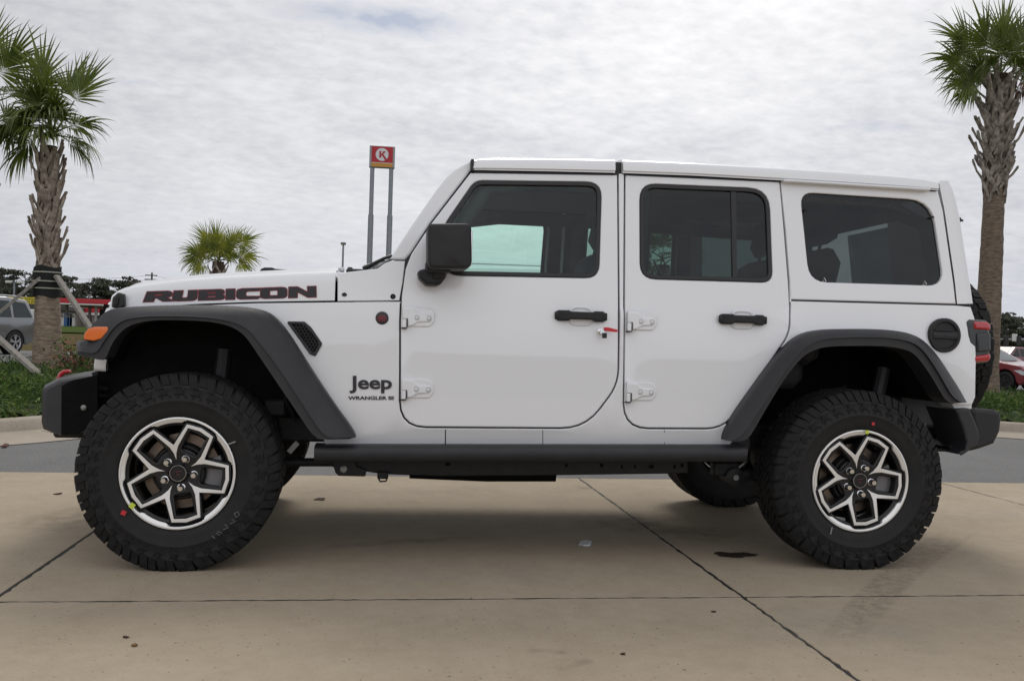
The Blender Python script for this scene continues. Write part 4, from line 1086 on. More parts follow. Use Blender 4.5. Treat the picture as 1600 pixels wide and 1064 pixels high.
# ================================================================== GROUND
def gh(x, y):
    """terrain height: flat lot, falling a little to the right, rising field behind on the left"""
    z = 0
    t = max(0, min(1, (x-7)/9))*max(0, min(1, (y-10)/8)); z -= .22*t*t*(3-2*t)
    if y > 34: 
        s_ = max(0, min(1, (12-x)/30)); z += s_*min(.92, (y-34)*.0125)
    return z
def sheet(name, xs, ys, m, dz=0, kind='structure'):
    mb = MB(); mb.grid([[(x, y, gh(x, y)+dz) for x in xs] for y in ys], flip=True)
    o = mb.build(name, m, None, 60); tag(o, kind=kind); return o
def fr(a, b, n): return [a+(b-a)*i/n for i in range(n+1)]

def ground_mat(name, cols, scales, rough=.9, bump=.3, bscale=40, speck=None, stretch=(1, 1, 1), bdist=.01):
    """layered noise: cols (dark, mid, light)"""
    m = bpy.data.materials.new(name); N, L = nodes_of(m); b = N['Principled BSDF']; b.inputs['Roughness'].default_value = rough; b.inputs['Specular IOR Level'].default_value = .05 if rough >= 1 else .25
    tc = N.new('ShaderNodeTexCoord'); mp = N.new('ShaderNodeMapping'); L.new(tc.outputs['Object'], mp.inputs[0]); mp.inputs['Scale'].default_value = stretch
    acc = None
    for sc, wt in scales:
        n = N.new('ShaderNodeTexNoise'); n.inputs['Scale'].default_value = sc; n.inputs['Detail'].default_value = 5; n.inputs['Roughness'].default_value = .6; L.new(mp.outputs[0], n.inputs[0])
        mu = N.new('ShaderNodeMath'); mu.operation = 'MULTIPLY'; L.new(n.outputs[0], mu.inputs[0]); mu.inputs[1].default_value = wt
        if acc is None: acc = mu.outputs[0]
        else:
            ad = N.new('ShaderNodeMath'); ad.operation = 'ADD'; L.new(acc, ad.inputs[0]); L.new(mu.outputs[0], ad.inputs[1]); acc = ad.outputs[0]
    r = N.new('ShaderNodeValToRGB'); L.new(acc, r.inputs[0]); e = r.color_ramp.elements
    e[0].position = .32; e[0].color = (*cols[0], 1); e[1].position = .68; e[1].color = (*cols[2], 1); k = e.new(.5); k.color = (*cols[1], 1)
    col = r.outputs[0]
    if speck:
        for sc, th, cc in speck:
            v = N.new('ShaderNodeTexNoise'); v.inputs['Scale'].default_value = sc; v.inputs['Detail'].default_value = 2; L.new(mp.outputs[0], v.inputs[0])
            rr2 = N.new('ShaderNodeValToRGB'); L.new(v.outputs[0], rr2.inputs[0]); rr2.color_ramp.elements[0].position = th; rr2.color_ramp.elements[1].position = th+.05
            mx = N.new('ShaderNodeMixRGB'); L.new(rr2.outputs[0], mx.inputs[0]); L.new(col, mx.inputs[1]); mx.inputs[2].default_value = (*cc, 1); col = mx.outputs[0]
    L.new(col, b.inputs['Base Color'])
    n2 = N.new('ShaderNodeTexNoise'); n2.inputs['Scale'].default_value = bscale; n2.inputs['Detail'].default_value = 5; L.new(mp.outputs[0], n2.inputs[0])
    bp = N.new('ShaderNodeBump'); bp.inputs['Strength'].default_value = bump; bp.inputs['Distance'].default_value = bdist; L.new(n2.outputs[0], bp.inputs['Height']); L.new(bp.outputs[0], b.inputs['Normal'])
    MATS[name] = m; return m
M_CONC = ground_mat('concrete', ((.262, .210, .150), (.36, .297, .216), (.44, .372, .28)), ((.55, .30), (3.2, .22), (14, .18), (70, .16), (260, .14)), .85, .35, 220, ((55, .68, (.13, .105, .085)), (130, .70, (.40, .36, .30))), (1, 1, 1), .004)
M_ASPH = ground_mat('asphalt', ((.11, .109, .108), (.15, .149, .147), (.20, .198, .196)), ((.5, .3), (3, .2), (70, .5)), .92, .8, 95, ((110, .62, (.27, .267, .262)), (100, .68, (.07, .07, .07))), (1, 1, 1), .01)
M_CURB = ground_mat('kerb_concrete', ((.26, .225, .18), (.34, .295, .24), (.40, .35, .29)), ((.8, .35), (5, .3), (40, .35)), .9, .3, 120, ((80, .70, (.17, .14, .11)),))
M_GRASS = ground_mat('field_grass', ((.030, .055, .006), (.045, .072, .010), (.065, .088, .016)), ((.03, .5), (.35, .3), (3, .2)), 1, .5, 12)
M_FIELD = ground_mat('dry_field', ((.060, .047, .017), (.085, .066, .025), (.048, .060, .013)), ((.045, .4), (.5, .4), (4, .2)), 1, .5, 12)
M_TAR = mat('joint_tar', (.018, .017, .016), .8, noise=.4, nscale=30)
M_BED = mat('bed_soil', (.085, .062, .038), 1, col2=(.035, .03, .016), nscale=9, spec=.1)

sheet('lawn', fr(-120, 12, 33), fr(70, 104, 17), M_GRASS, .03)
sheet('ground', [-1500, -400, -150, -80, -50, -35, -25, -18, -10, -5, 0, 5, 9, 12, 16, 25, 40, 60, 90, 150, 400, 1500], [-300, -60, -20, -8, 0, 6, 10, 14, 18, 25, 34, 40, 50, 60, 75, 90, 105, 120, 200, 500, 3000], M_FIELD, -.06)
# asphalt lane, entrance and the lot behind
sheet('asphalt', fr(-60, 60, 60), fr(2.765, 34, 22), M_ASPH, -.006)
# concrete apron: slabs with open joints, 14 mm wide, tar in the bottom
XJ = [-30, -26, -22, -18, -14.8, -11.95, -9.1, -6.25, -3.39, -.545, 2.285, 5.12, 7.95, 10.8, 13.6, 17, 21, 26, 32]
YJ = [-12, -8.6, -6.1, -3.25, -.43, 2.76]
def jit(r, a): return r.uniform(-a, a)
mb = MB(); rj = random.Random(3)
for i in range(len(XJ)-1):
    for j in range(len(YJ)-1):
        x0, x1, y0, y1 = XJ[i]+.008, XJ[i+1]-.008, YJ[j]+.009, YJ[j+1]-.009
        near = -3 <= XJ[i] <= 6 and YJ[j] > -5
        n = 90 if near else 2
        loop = [(lerp(x0, x1, t/n), y0+jit(rj, .0045)) for t in range(n)]+[(x1+jit(rj, .0045), lerp(y0, y1, t/n)) for t in range(n)]+[(lerp(x1, x0, t/n), y1+jit(rj, .0045)) for t in range(n)]+[(x0+jit(rj, .0045), lerp(y1, y0, t/n)) for t in range(n)]
        plate(mb, loop, [], lambda u, v, d: (u, v, -d), .05, .0025, 0, back=False, nb=2, flip=False)
o = mb.build('concrete_apron', M_CONC, None, 40, fix=False); tag(o, kind='structure')
sheet('joint_filler', [-30, 32], [-12, 2.775], M_TAR, -.0028)
# water stain and dirt blotches lying on the slab
def blotch(px, py, w, h, m, seed, name, dz=.003, n=40):
    r = random.Random(seed); c = gnd(px, py); q = gnd(px+w/2, py); q2 = gnd(px, py-h/2); a, b_ = (q-c).length, (q2-c).length
    ph = [r.uniform(0, 6.28) for _ in range(6)]
    pts = []
    for k in range(n):
        t = 2*math.pi*k/n; f = 1+.22*math.sin(2*t+ph[0])+.16*math.sin(3*t+ph[1])+.10*math.sin(5*t+ph[2])+.07*math.sin(9*t+ph[3])
        pts.append((c.x+a*f*math.cos(t), c.y+b_*f*math.sin(t), dz))
    mb = MB(); mb.add(pts, [tuple(range(n))]); o = mb.build(name, m, None, 0); return tag(o, kind='structure')
M_STAIN = mat('wet_concrete', (.045, .035, .026), .35, noise=.3, nscale=20)
M_SMUDGE = mat('smudged_concrete', (.175, .14, .108), .9, noise=.25, nscale=15)
blotch(1148, 867, 52, 9, M_STAIN, 4, 'water_stain')
# soft-edged old dirt and rubber marks: opacity stored per vertex, full in the middle and none at the rim
def stain_mat(name, col, strength, scale, rough=.85):
    m = bpy.data.materials.new(name); N, L = nodes_of(m); b = N['Principled BSDF']; b.inputs['Base Color'].default_value = (*col, 1); b.inputs['Roughness'].default_value = rough
    b.inputs['Specular IOR Level'].default_value = .2; at_ = N.new('ShaderNodeAttribute'); at_.attribute_name = 'cover'; tc = N.new('ShaderNodeTexCoord'); n = N.new('ShaderNodeTexNoise'); n.inputs['Scale'].default_value = scale; n.inputs['Detail'].default_value = 5; L.new(tc.outputs['Object'], n.inputs[0])
    r = N.new('ShaderNodeValToRGB'); L.new(n.outputs[0], r.inputs[0]); r.color_ramp.elements[0].position = .35; r.color_ramp.elements[1].position = .7
    a = N.new('ShaderNodeMath'); a.operation = 'MULTIPLY'; L.new(at_.outputs['Fac'], a.inputs[0]); L.new(r.outputs[0], a.inputs[1])
    c = N.new('ShaderNodeMath'); c.operation = 'MULTIPLY'; L.new(a.outputs[0], c.inputs[0]); c.inputs[1].default_value = strength; L.new(c.outputs[0], b.inputs['Alpha'])
    MATS[name] = m; return m
def soft_strip(name, pts, w, m, dz=.0015):
    """flat strip along ground points, cover fades to both sides and both ends"""
    P_ = smoothline([Vector((*p, 0)) if len(p) == 2 else Vector(p) for p in pts], 2); rows = []; cov = []
    for i, p in enumerate(P_):
        t = (P_[min(i+1, len(P_)-1)]-P_[max(i-1, 0)]).normalized(); nn = Vector((-t.y, t.x, 0)); e_ = min(1, min(i, len(P_)-1-i)/(len(P_)*.25))
        for k in range(7): cov.append(e_*(1-abs(k-3)/3)**.6)
        rows.append([Vector((p.x, p.y, dz))+nn*w*(k-3)/6 for k in range(7)])
    mb = MB(); mb.grid(rows, flip=True); o = link(name, mb.mesh(name), m, None, 0); at_ = o.data.attributes.new('cover', 'FLOAT', 'POINT'); at_.data.foreach_set('value', cov); return tag(o, kind='structure')
M_RUBM = stain_mat('rubber_mark', (.10, .085, .07), .28, 25); M_DIRTM = stain_mat('dirt_mark', (.12, .095, .07), .30, 9); M_PALEM = stain_mat('pale_mark', (.50, .45, .38), .35, 6)
def gp(l): return [gnd(*q)[:2] for q in l]
for dx in (0, 16, 34, 50): soft_strip('tyre_mark', gp([(1285+dx, 1000), (1320+dx, 960), (1365+dx, 910), (1420+dx, 865), (1480+dx, 830)]), .06, M_RUBM)
soft_strip('dirt_mark', gp([(820, 1018), (855, 1015), (885, 1022)]), .05, M_DIRTM); soft_strip('dirt_mark', gp([(865, 1045), (895, 1038), (925, 1030)]), .06, M_DIRTM)
for l, w, m_ in (([(560, 905), (700, 890), (900, 895)], .5, M_PALEM), ([(40, 830), (130, 800), (260, 790)], .5, M_DIRTM), ([(480, 860), (620, 845), (760, 842)], .16, M_DIRTM), ([(1180, 960), (1300, 985), (1480, 1000)], .7, M_PALEM), ([(900, 810), (1040, 825), (1150, 840)], .5, M_DIRTM), ([(1450, 800), (1540, 805), (1640, 800)], .5, M_PALEM), ([(900, 757), (912, 763), (925, 764)], .12, M_DIRTM), ([(430, 765), (600, 770), (800, 762)], .4, M_PALEM)):
    soft_strip('dirt_mark' if m_ is M_DIRTM else 'worn_patch', gp(l), w, m_)

# ---- kerbs and planted beds either side of the entrance
def kerb_path(side):
    if side < 0: return [(-60, 2.95), (-14, 2.97), (-5.5, 3.05), (-3.6, 3.35), (-2.75, 3.75), (-2.24, 4.20), (-1.86, 4.72), (-1.45, 5.5), (-1.15, 6.6), (-1.0, 8), (-.95, 15), (-.95, 16.6)]
    return [(60, 3.3), (22, 3.45), (14, 3.9), (11, 4.6), (9.5, 5.45), (8.47, 6.32), (7.9, 6.82), (7.2, 7.7), (6.85, 8.8), (6.75, 11), (6.75, 15.6)]
def offset_path(p, d):
    out = []
    for i in range(len(p)):
        t = (Vector(p[min(i+1, len(p)-1)])-Vector(p[max(i-1, 0)])).normalized(); n = Vector((-t.y, t.x)); out.append(Vector(p[i])+n*d)
    return out
BEDS = {}
for side in (-1, 1):
    p = smoothline([Vector((*q, 0)) for q in kerb_path(side)], 2); p = [(q.x, q.y) for q in p]
    sg = 1 if side < 0 else -1
    rails_ = []
    for d, z in ((0, .0), (.46, .035), (.50, .05), (.535, .135), (.56, .15), (.70, .152), (.715, .14), (.72, .02)):
        rails_.append([(q.x, q.y, gh(q.x, q.y)+z) for q in offset_path(p, d*sg)])
    mb = MB(); mb.grid(rails_); o = mb.build('kerb', M_CURB, None, 40); tag(o, kind='structure')
    inner = [tuple(q) for q in offset_path(p, .70*sg)]
    back = 16.9 if side < 0 else 15.5
    # joints across the kerb
    for k in range(6, len(p)-4, 5):
        a = offset_path(p, 0*sg)[k]; b_ = offset_path(p, .47*sg)[k]
        mb = MB(); t = (Vector(p[k+1])-Vector(p[k])).normalized()*.004
        mb.add([(a.x-t.x, a.y-t.y, .003), (a.x+t.x, a.y+t.y, .003), (b_.x+t.x, b_.y+t.y, .0385), (b_.x-t.x, b_.y-t.y, .0385)], [(0, 1, 2, 3)]); o = mb.build('kerb_joint', M_TAR, None, 0); tag(o, kind='structure')
    poly = inner+[(inner[-1][0], back), (-60*(-side), back)]
    BEDS[side] = (poly, back)
    mb = MB(); mb.add([(x, y, gh(x, y)+.10) for x, y in poly], [tuple(range(len(poly)))]); o = mb.build('bed_soil', M_BED, None, 0); tag(o, kind='structure')

# ---- creeping juniper: nobody could count the sprigs
def vnoise(x, y, s):
    def h(i, j): 
        n = math.sin(i*127.1+j*311.7+s*74.7)*43758.5453; return n-math.floor(n)
    i, j = math.floor(x), math.floor(y); u, v = x-i, y-j; u = u*u*(3-2*u); v = v*v*(3-2*v)
    return lerp(lerp(h(i, j), h(i+1, j), u), lerp(h(i, j+1), h(i+1, j+1), u), v)
def jun_h(x, y): return .11+.18*vnoise(x*.9, y*.9, 1)+.10*vnoise(x*2.6, y*2.6, 2)
M_J = [mat('juniper_dark', (.026, .054, .010), .7, spec=.2), mat('juniper_green', (.054, .104, .017), .7, spec=.2), mat('juniper_light', (.13, .18, .04), .7, spec=.2), mat('juniper_brown', (.11, .075, .04), .8)]
def edge_d(x, y, poly):
    best = 9
    for (x1, y1), (x2, y2) in zip(poly, poly[1:]+poly[:1]):
        dx, dy = x2-x1, y2-y1; t = max(0, min(1, ((x-x1)*dx+(y-y1)*dy)/(dx*dx+dy*dy+1e-9))); best = min(best, math.hypot(x-x1-dx*t, y-y1-dy*t))
    return best
def juniper(side, xr_, yr_, n, seed):
    r = random.Random(seed); poly, back = BEDS[side]; mb = MB()
    # the mounded mat under the sprigs
    st = .25; xs = fr(xr_[0], xr_[1], int((xr_[1]-xr_[0])/st)); ys = fr(yr_[0], yr_[1], int((yr_[1]-yr_[0])/st))
    H = {}
    def hh(x, y):
        k = (round(x, 3), round(y, 3))
        if k not in H: H[k] = (inpoly((x, y), poly), edge_d(x, y, poly))
        return H[k]
    for i in range(len(xs)-1):
        for j in range(len(ys)-1):
            q = [(xs[i], ys[j]), (xs[i+1], ys[j]), (xs[i+1], ys[j+1]), (xs[i], ys[j+1])]
            if all(hh(*c)[0] for c in q):
                mb.add([(x, y, gh(x, y)+.07+jun_h(x, y)*.50*min(1, hh(x, y)[1]*2+.1)) for x, y in q], [(0, 1, 2, 3)], 0)
    k = 0
    while k < n:
        x, y = r.uniform(*xr_), r.uniform(*yr_)
        if r.random() > (1.15-(y-yr_[0])/(yr_[1]-yr_[0]))**1.8: continue
        if not inpoly((x, y), poly): continue
        d = edge_d(x, y, poly)
        if d < .02: continue
        k += 1
        tone = vnoise(x*1.7, y*1.7, 5)+r.uniform(-.35, .35)
        mi = 0 if tone < .38 else 1 if tone < .75 else 2
        if r.random() < .03: mi = 3
        base = Vector((x, y, gh(x, y)+.06+jun_h(x, y)*min(1, d*2+.15)*r.uniform(.55, 1.0)))
        az = r.uniform(0, 6.283); tilt = r.uniform(.15, 1.1); dr = Vector((math.cos(az)*math.cos(tilt), math.sin(az)*math.cos(tilt), math.sin(tilt)))
        L_ = r.uniform(.07, .16); sd_ = dr.cross(Vector((0, 0, 1))).normalized(); up = sd_.cross(dr)
        vs = []; fs = []
        for q in range(5):                                           # five needles tufts along a sprig
            o0 = base+dr*L_*q/5; a2 = r.uniform(0, 6.28); side_ = (sd_*math.cos(a2)+up*math.sin(a2)); tip = o0+dr*L_*.34+side_*L_*.26; w = side_.cross(dr)*L_*.055
            b0 = len(vs); vs += [o0-w, o0+w, tip]; fs.append((b0, b0+1, b0+2))
        mb.add(vs, fs, mi)
    o = link('juniper_cover', mb.mesh('juniper_cover'), M_J, None, 0)
    tag(o, 'low creeping juniper filling the planted bed '+('under the braced palm' if side < 0 else 'by the right hand palm'), 'ground cover', kind='stuff')
juniper(-1, (-13, -.9), (3.4, 16.8), 44000, 11)
juniper(1, (6.9, 20), (4.0, 15.4), 36000, 12)

# ================================================================== PALMS
M_TRUNK = mat('palm_trunk', (.31, .24, .18), .95, col2=(.11, .078, .055), nscale=9, bump=1, bscale=18, stretch=(1, 1, 3.6), crange=(.3, .62))
M_TRUNK2 = mat('palm_trunk_dark', (.22, .165, .12), .95, col2=(.07, .052, .038), nscale=9, bump=1, bscale=18, stretch=(1, 1, 4), crange=(.3, .62))
M_FIBRE = mat('palm_fibre', (.085, .055, .035), .95, col2=(.035, .024, .017), nscale=16, bump=.6, bscale=50)
M_BOOT = mat('leaf_base', (.43, .365, .30), .9, col2=(.13, .095, .07), nscale=9, bump=.4, bscale=40)
M_BOOT2 = mat('leaf_base_grey', (.40, .35, .295), .9, col2=(.09, .075, .06), nscale=9, bump=.4, bscale=40)
M_FR = mat('frond_green', (.150, .190, .030), .42, col2=(.055, .090, .014), nscale=2.5)
M_FRY = mat('frond_yellow_green', (.32, .33, .035), .5, col2=(.12, .16, .018), nscale=4)
M_PET = mat('petiole', (.10, .13, .035), .6)
M_DEAD = mat('dead_frond', (.16, .085, .05), .9, col2=(.08, .05, .03), nscale=6)
for m_ in (M_FR, M_FRY):
    N_, L_ = m_.node_tree.nodes, m_.node_tree.links; b = N_['Principled BSDF']; t_ = N_.new('ShaderNodeBsdfTranslucent'); x_ = N_.new('ShaderNodeMixShader'); x_.inputs[0].default_value = .30
    src = b.inputs['Base Color'].links[0].from_socket; L_.new(src, t_.inputs[0]); o_ = [n for n in N_ if n.type == 'OUTPUT_MATERIAL'][0]
    L_.new(b.outputs[0], x_.inputs[1]); L_.new(t_.outputs[0], x_.inputs[2]); L_.new(x_.outputs[0], o_.inputs[0])
def frond(mb, base, d, L_, lat, r, pet=.9, n=34, fan=1.6, droop=.5, mi=0, fold=.75):
    """costapalmate leaf: petiole along d, folded leaflets fanning in the plane of d and lat"""
    d = d.normalized(); lat = (lat-d*lat.dot(d)).normalized()
    pts = []; p = Vector(base); dd = Vector(d)
    for k in range(7):
        pts.append(p.copy()); p = p+dd*pet/6; dd = (dd+Vector((0, 0, -.05*droop))).normalized()
    mb.tube(pts, [.024, .019, .016, .013, .011, .010, .009], 5, mi=1 if mi != 2 else 2)
    hub = pts[-1]; dd = (pts[-1]-pts[-2]).normalized()
    lat = (lat-dd*lat.dot(dd)).normalized(); nrm = lat.cross(dd)
    if nrm.z < 0: nrm = -nrm
    n = max(14, int(n*fan/1.6))
    for k in range(n):
        a = -fan+2*fan*k/(n-1)+r.uniform(-.04, .04); ca, sa = math.cos(a), math.sin(a)
        along = max(0, 1-abs(a)/max(fan, 1.3))
        o = hub+dd*(.24*L_*along)                                   # the rib carries the middle leaflets further out
        ld = (dd*ca+lat*sa).normalized(); wv = (-dd*sa+lat*ca).normalized()
        ll = L_*(.60+.40*along)*r.uniform(.82, 1.10); da = 2*fan/(n-1)
        st = []; q = o.copy(); v = (ld+nrm*.14*abs(sa)).normalized()
        tipd = r.uniform(.4, 1.7)*droop; snap = r.random() < .12
        for i_, (f_, w) in enumerate(((0, .12), (.28, .95), (.50, .85), (.70, .55), (.87, .28), (1.0, .03))):
            st.append((q.copy(), w*min(ll*.42, .42)*da*.66))
            g = (.05 if i_ == 0 else .16 if i_ == 1 else .27)*tipd
            if snap and i_ == 2: g += 1.1
            v = (v+Vector((0, 0, -g))).normalized(); q = q+v*ll*(.28, .22, .20, .17, .13, 0)[i_]
        rows = []
        for q, w in st: rows.append([q-wv*w, q+nrm*w*fold, q+wv*w])
        mb.grid(rows, mi=mi)
def palm(name, label, base, top, r0, r1, boots, fronds, mats, seed, boot_len=.34, crown_at=None, bootw=.05, group='palms round the car lot', spread=.55):
    r = random.Random(seed); base, top = Vector(base), Vector(top)
    e = empty(name, base, label, 'palm tree', group)
    mb = MB(); rows = []; n = 70; ns = 28
    def rad_at(t): return lerp(r0, r1, min(1, t*1.6))*(1+.25*max(0, .10-t)/.10)
    ph = [r.uniform(0, 6) for _ in range(4)]
    for i in range(n+1):
        t = i/n; c = base.lerp(top, t)+Vector((.02*math.sin(t*5+ph[0]), .02*math.sin(t*4+ph[1]), 0)); rad = rad_at(t)*(1+.02*r.uniform(-1, 1))
        rows.append([(c.x+rad*math.cos(2*math.pi*k/ns)*(1+.03*r.uniform(-1, 1)), c.y+rad*math.sin(2*math.pi*k/ns)*(1+.03*r.uniform(-1, 1)), c.z) for k in range(ns)])
    mb.grid(rows, close_v=True); mb.build('trunk', mats[0], e, 60)
    mb = MB(); rows = []                                            # brown fibre matting under the leaf bases
    for i in range(41):
        t = lerp(boots[0]-.005, 1.02, i/40); c = base.lerp(top, t); rad = rad_at(t)*(1.05+.05*r.uniform(-1, 1))
        rows.append([(c.x+rad*math.cos(2*math.pi*k/ns)*(1+.05*r.uniform(-1, 1)), c.y+rad*math.sin(2*math.pi*k/ns)*(1+.05*r.uniform(-1, 1)), c.z) for k in range(ns)])
    mb.grid(rows, close_v=True); mb.add(rows[-1], [tuple(range(ns))]); mb.build('fibre', M_FIBRE, e, 60)
    # old leaf bases: a split strap either side of the trunk joins in a stub that stands off it
    mb = MB(); nb = boots[2]
    for k in range(nb):
        t = lerp(boots[0], boots[1], k/nb)+r.uniform(-.008, .008); a = k*2.39996+r.uniform(-.2, .2); c = base.lerp(top, t); rad = rad_at(t)
        out = Vector((math.cos(a), math.sin(a), 0)); tan = Vector((-math.sin(a), math.cos(a), 0)); bl = boot_len*r.uniform(.7, 1.25); lean = r.uniform(-.06, .06); so = spread*r.uniform(.45, 1.25)
        z_ = Vector((0, 0, 1))
        for s_ in (-1, 1):
            ps = []
            for ang, h, ro in ((1.15, -.75, .98), (.85, -.48, 1.06), (.50, -.22, 1.12), (.18, .05, 1.18)):
                ps.append(c+(out*math.cos(ang*s_)+tan*math.sin(ang*s_))*rad*ro+z_*bl*h)
            b0 = c+out*rad*1.22
            ps += [b0+out*bl*so*.45+z_*bl*.32+tan*(lean*.4+s_*.006), b0+out*bl*so*.85+z_*bl*r.uniform(.62, .85)+tan*(lean+s_*.004)]
            ws = [bootw*.28, bootw*.50, bootw*.62, bootw*.72, bootw*.66, bootw*r.uniform(.5, .75)]
            rw = []
            for i_, (p, w) in enumerate(zip(ps, ws)):
                dr = (ps[min(i_+1, 5)]-ps[max(i_-1, 0)]).normalized(); oo = (p-c); oo.z = 0; oo = (oo-dr*oo.dot(dr)).normalized(); sdv = dr.cross(oo)
                th = .020
                rw.append([p-sdv*w, p-sdv*w*.55+oo*th, p+sdv*w*.55+oo*th, p+sdv*w, p-oo*th*.7])
            mb.grid(rw, close_v=True); mb.add(rw[-1], [(0, 1, 2, 3, 4)])
    mb.build('leaf_bases', mats[1], e, 40)
    mb = MB(); c0 = Vector(crown_at) if crown_at else top
    for f in fronds:
        ang, L_, pet, tilt, twist, droop, mi = f[:7]; fan = f[7] if len(f) > 7 else 1.75
        a = math.radians(ang); t = math.radians(tilt)
        d = Vector((math.cos(a)*math.cos(t), math.sin(t), math.sin(a)*math.cos(t)))
        flat = Vector((-d.y, d.x, 0)) if abs(d.x)+abs(d.y) > .1 else Vector((1, 0, 0)); flat.normalize()
        face = d.cross(Vector((0, 1, 0))).normalized()
        if flat.dot(face) < 0: flat = -flat
        lat = (flat*(1-twist)+face*twist)
        if lat.length < .1: lat = face
        frond(mb, c0+Vector((r.uniform(-.05, .05), r.uniform(-.05, .05), r.uniform(-.18, .08))), d, L_, lat, r, pet, fan=fan, droop=droop, mi=mi)
    link('crown', mb.mesh('crown'), [mats[2], mats[3], M_DEAD], e, 0)
    return e
# frond: angle in the view plane (deg), leaflet length, petiole, tilt in depth, how far it faces the viewer, droop, material
PL_Y = 12.0
b_ = at(73, 584, PL_Y); t_ = at(76, 236, PL_Y)
PALM_L = palm('palm_tree', 'young cabbage palm with a black wrap and timber braces standing left of the car', (b_.x, PL_Y, .08), (t_.x, PL_Y, t_.z), .245, .125, (.52, 1.0, 50),
     [(64, 0.80, 0.66, 0, .9, .25, 0, 1.25), (80, 0.78, 0.75, 20, .7, .3, 0, .9), (100, 0.82, 0.75, 5, .8, .3, 0, .8), (126, 0.66, 0.44, 25, .7, .8, 0, 1.2), (75, 0.74, 0.31, -30, .5, 1.4, 0, 1.4), (105, 0.74, 0.31, -30, .5, 1.4, 0, 1.4), (60, 0.74, 0.26, -40, .4, 2.1, 0, 1.6), (125, 0.78, 0.26, -40, .4, 2.1, 0, 1.6), (34, 0.62, 0.40, -10, .5, 1.5, 0, 1.2), (12, 0.66, 0.37, -20, .3, 2.0, 0, 1.4),
      (150, 0.74, 0.37, -15, .4, 1.8, 0, 1.4), (170, 0.78, 0.37, -10, .3, 2.2, 0, 1.5), (195, 0.74, 0.37, 10, .3, 2.2, 0, 1.4), (70, 0.74, 0.26, -50, .3, 2.0, 0, 1.6), (110, 0.78, 0.26, -45, .3, 2.2, 0, 1.6), (90, 0.78, 0.28, -62, .3, 2.4, 0, 1.6), (-8, 0.62, 0.33, 10, .3, 2.3, 0, 1.4), (45, 0.62, 0.35, 50, .4, 1.6, 0, 1.5), (130, 0.62, 0.35, 50, .4, 1.6, 0, 1.5), (90, 0.70, 0.40, -20, .5, .9, 0, .9)],
     (M_TRUNK, M_BOOT, M_FR, M_PET), 21, .40, at(80, 200, PL_Y), .055, spread=.34)
b_ = at(-42, 580, PL_Y+.4); t_ = at(-38, 190, PL_Y+.4)
palm('palm_tree', 'palm mostly beyond the left edge with only its fronds in view', (b_.x, PL_Y+.4, .08), (t_.x, PL_Y+.4, t_.z), .25, .17, (.5, .98, 40),
     [(60, .85, .75, -5, .85, .35, 0), (30, .85, .75, 5, .85, .5, 0), (85, .85, .8, 10, .8, .3, 0), (120, .85, .7, 0, .8, .4, 0), (150, .8, .6, 0, .7, .8, 0), (5, .7, .6, -20, .6, 1.3, 0), (180, .8, .5, 0, .6, 1.5, 0), (45, .8, .6, 45, .5, .8, 0), (-15, .65, .4, 0, .6, 1.8, 0), (195, .7, .5, 0, .6, 1.8, 0), (80, .8, .4, -55, .5, 1.5, 0)],
     (M_TRUNK, M_BOOT, M_FR, M_PET), 22, .30, at(-38, 165, PL_Y+.4), .055, spread=.5)
PR_Y = 12.6
b_ = at(1537, 622, PR_Y); t_ = at(1562, 128, PR_Y)
palm('palm_tree', 'tall palm with grey leaf bases standing right of the car rear', (b_.x, PR_Y, .0), (t_.x, PR_Y, t_.z), .25, .185, (.69, 1.0, 58),
     [(160, .85, .75, -5, .9, .5, 0), (138, .9, .70, 5, .9, .35, 0), (116, .9, .70, -10, .85, .3, 0), (183, .8, .6, -10, .85, .8, 0), (85, .95, .70, 5, .85, .3, 0), (60, .95, .70, 0, .85, .35, 0), (100, .8, .35, -15, .8, .4, 0), (125, .75, .35, 10, .8, .5, 0), (70, .8, .35, -10, .8, .5, 0), (150, .75, .40, 15, .8, .6, 0), (45, .75, .4, 10, .8, .6, 0), (172, .7, .45, -25, .7, 1.0, 0), (15, .7, .45, -25, .7, 1.0, 0), (35, .8, .8, 5, .85, .5, 0), (10, .75, .7, -5, .8, .8, 0), (150, .7, .5, -40, .7, 1.1, 0), (45, .7, .5, -40, .7, 1.1, 0), (100, .75, .4, -60, .5, 1.4, 0), (195, .6, .5, 10, .7, 1.2, 0), (75, .7, .5, 50, .5, 1, 0), (130, .7, .5, 50, .5, 1, 0), (-15, .55, .4, -30, .6, 1.8, 2), (-30, .5, .4, -30, .6, 2.0, 2)],
     (M_TRUNK2, M_BOOT2, M_FR, M_PET), 23, .52, at(1562, 122, PR_Y), .066, spread=.48)
PS_Y = 26.
b_ = at(343, 560, PS_Y); t_ = at(341, 412, PS_Y)
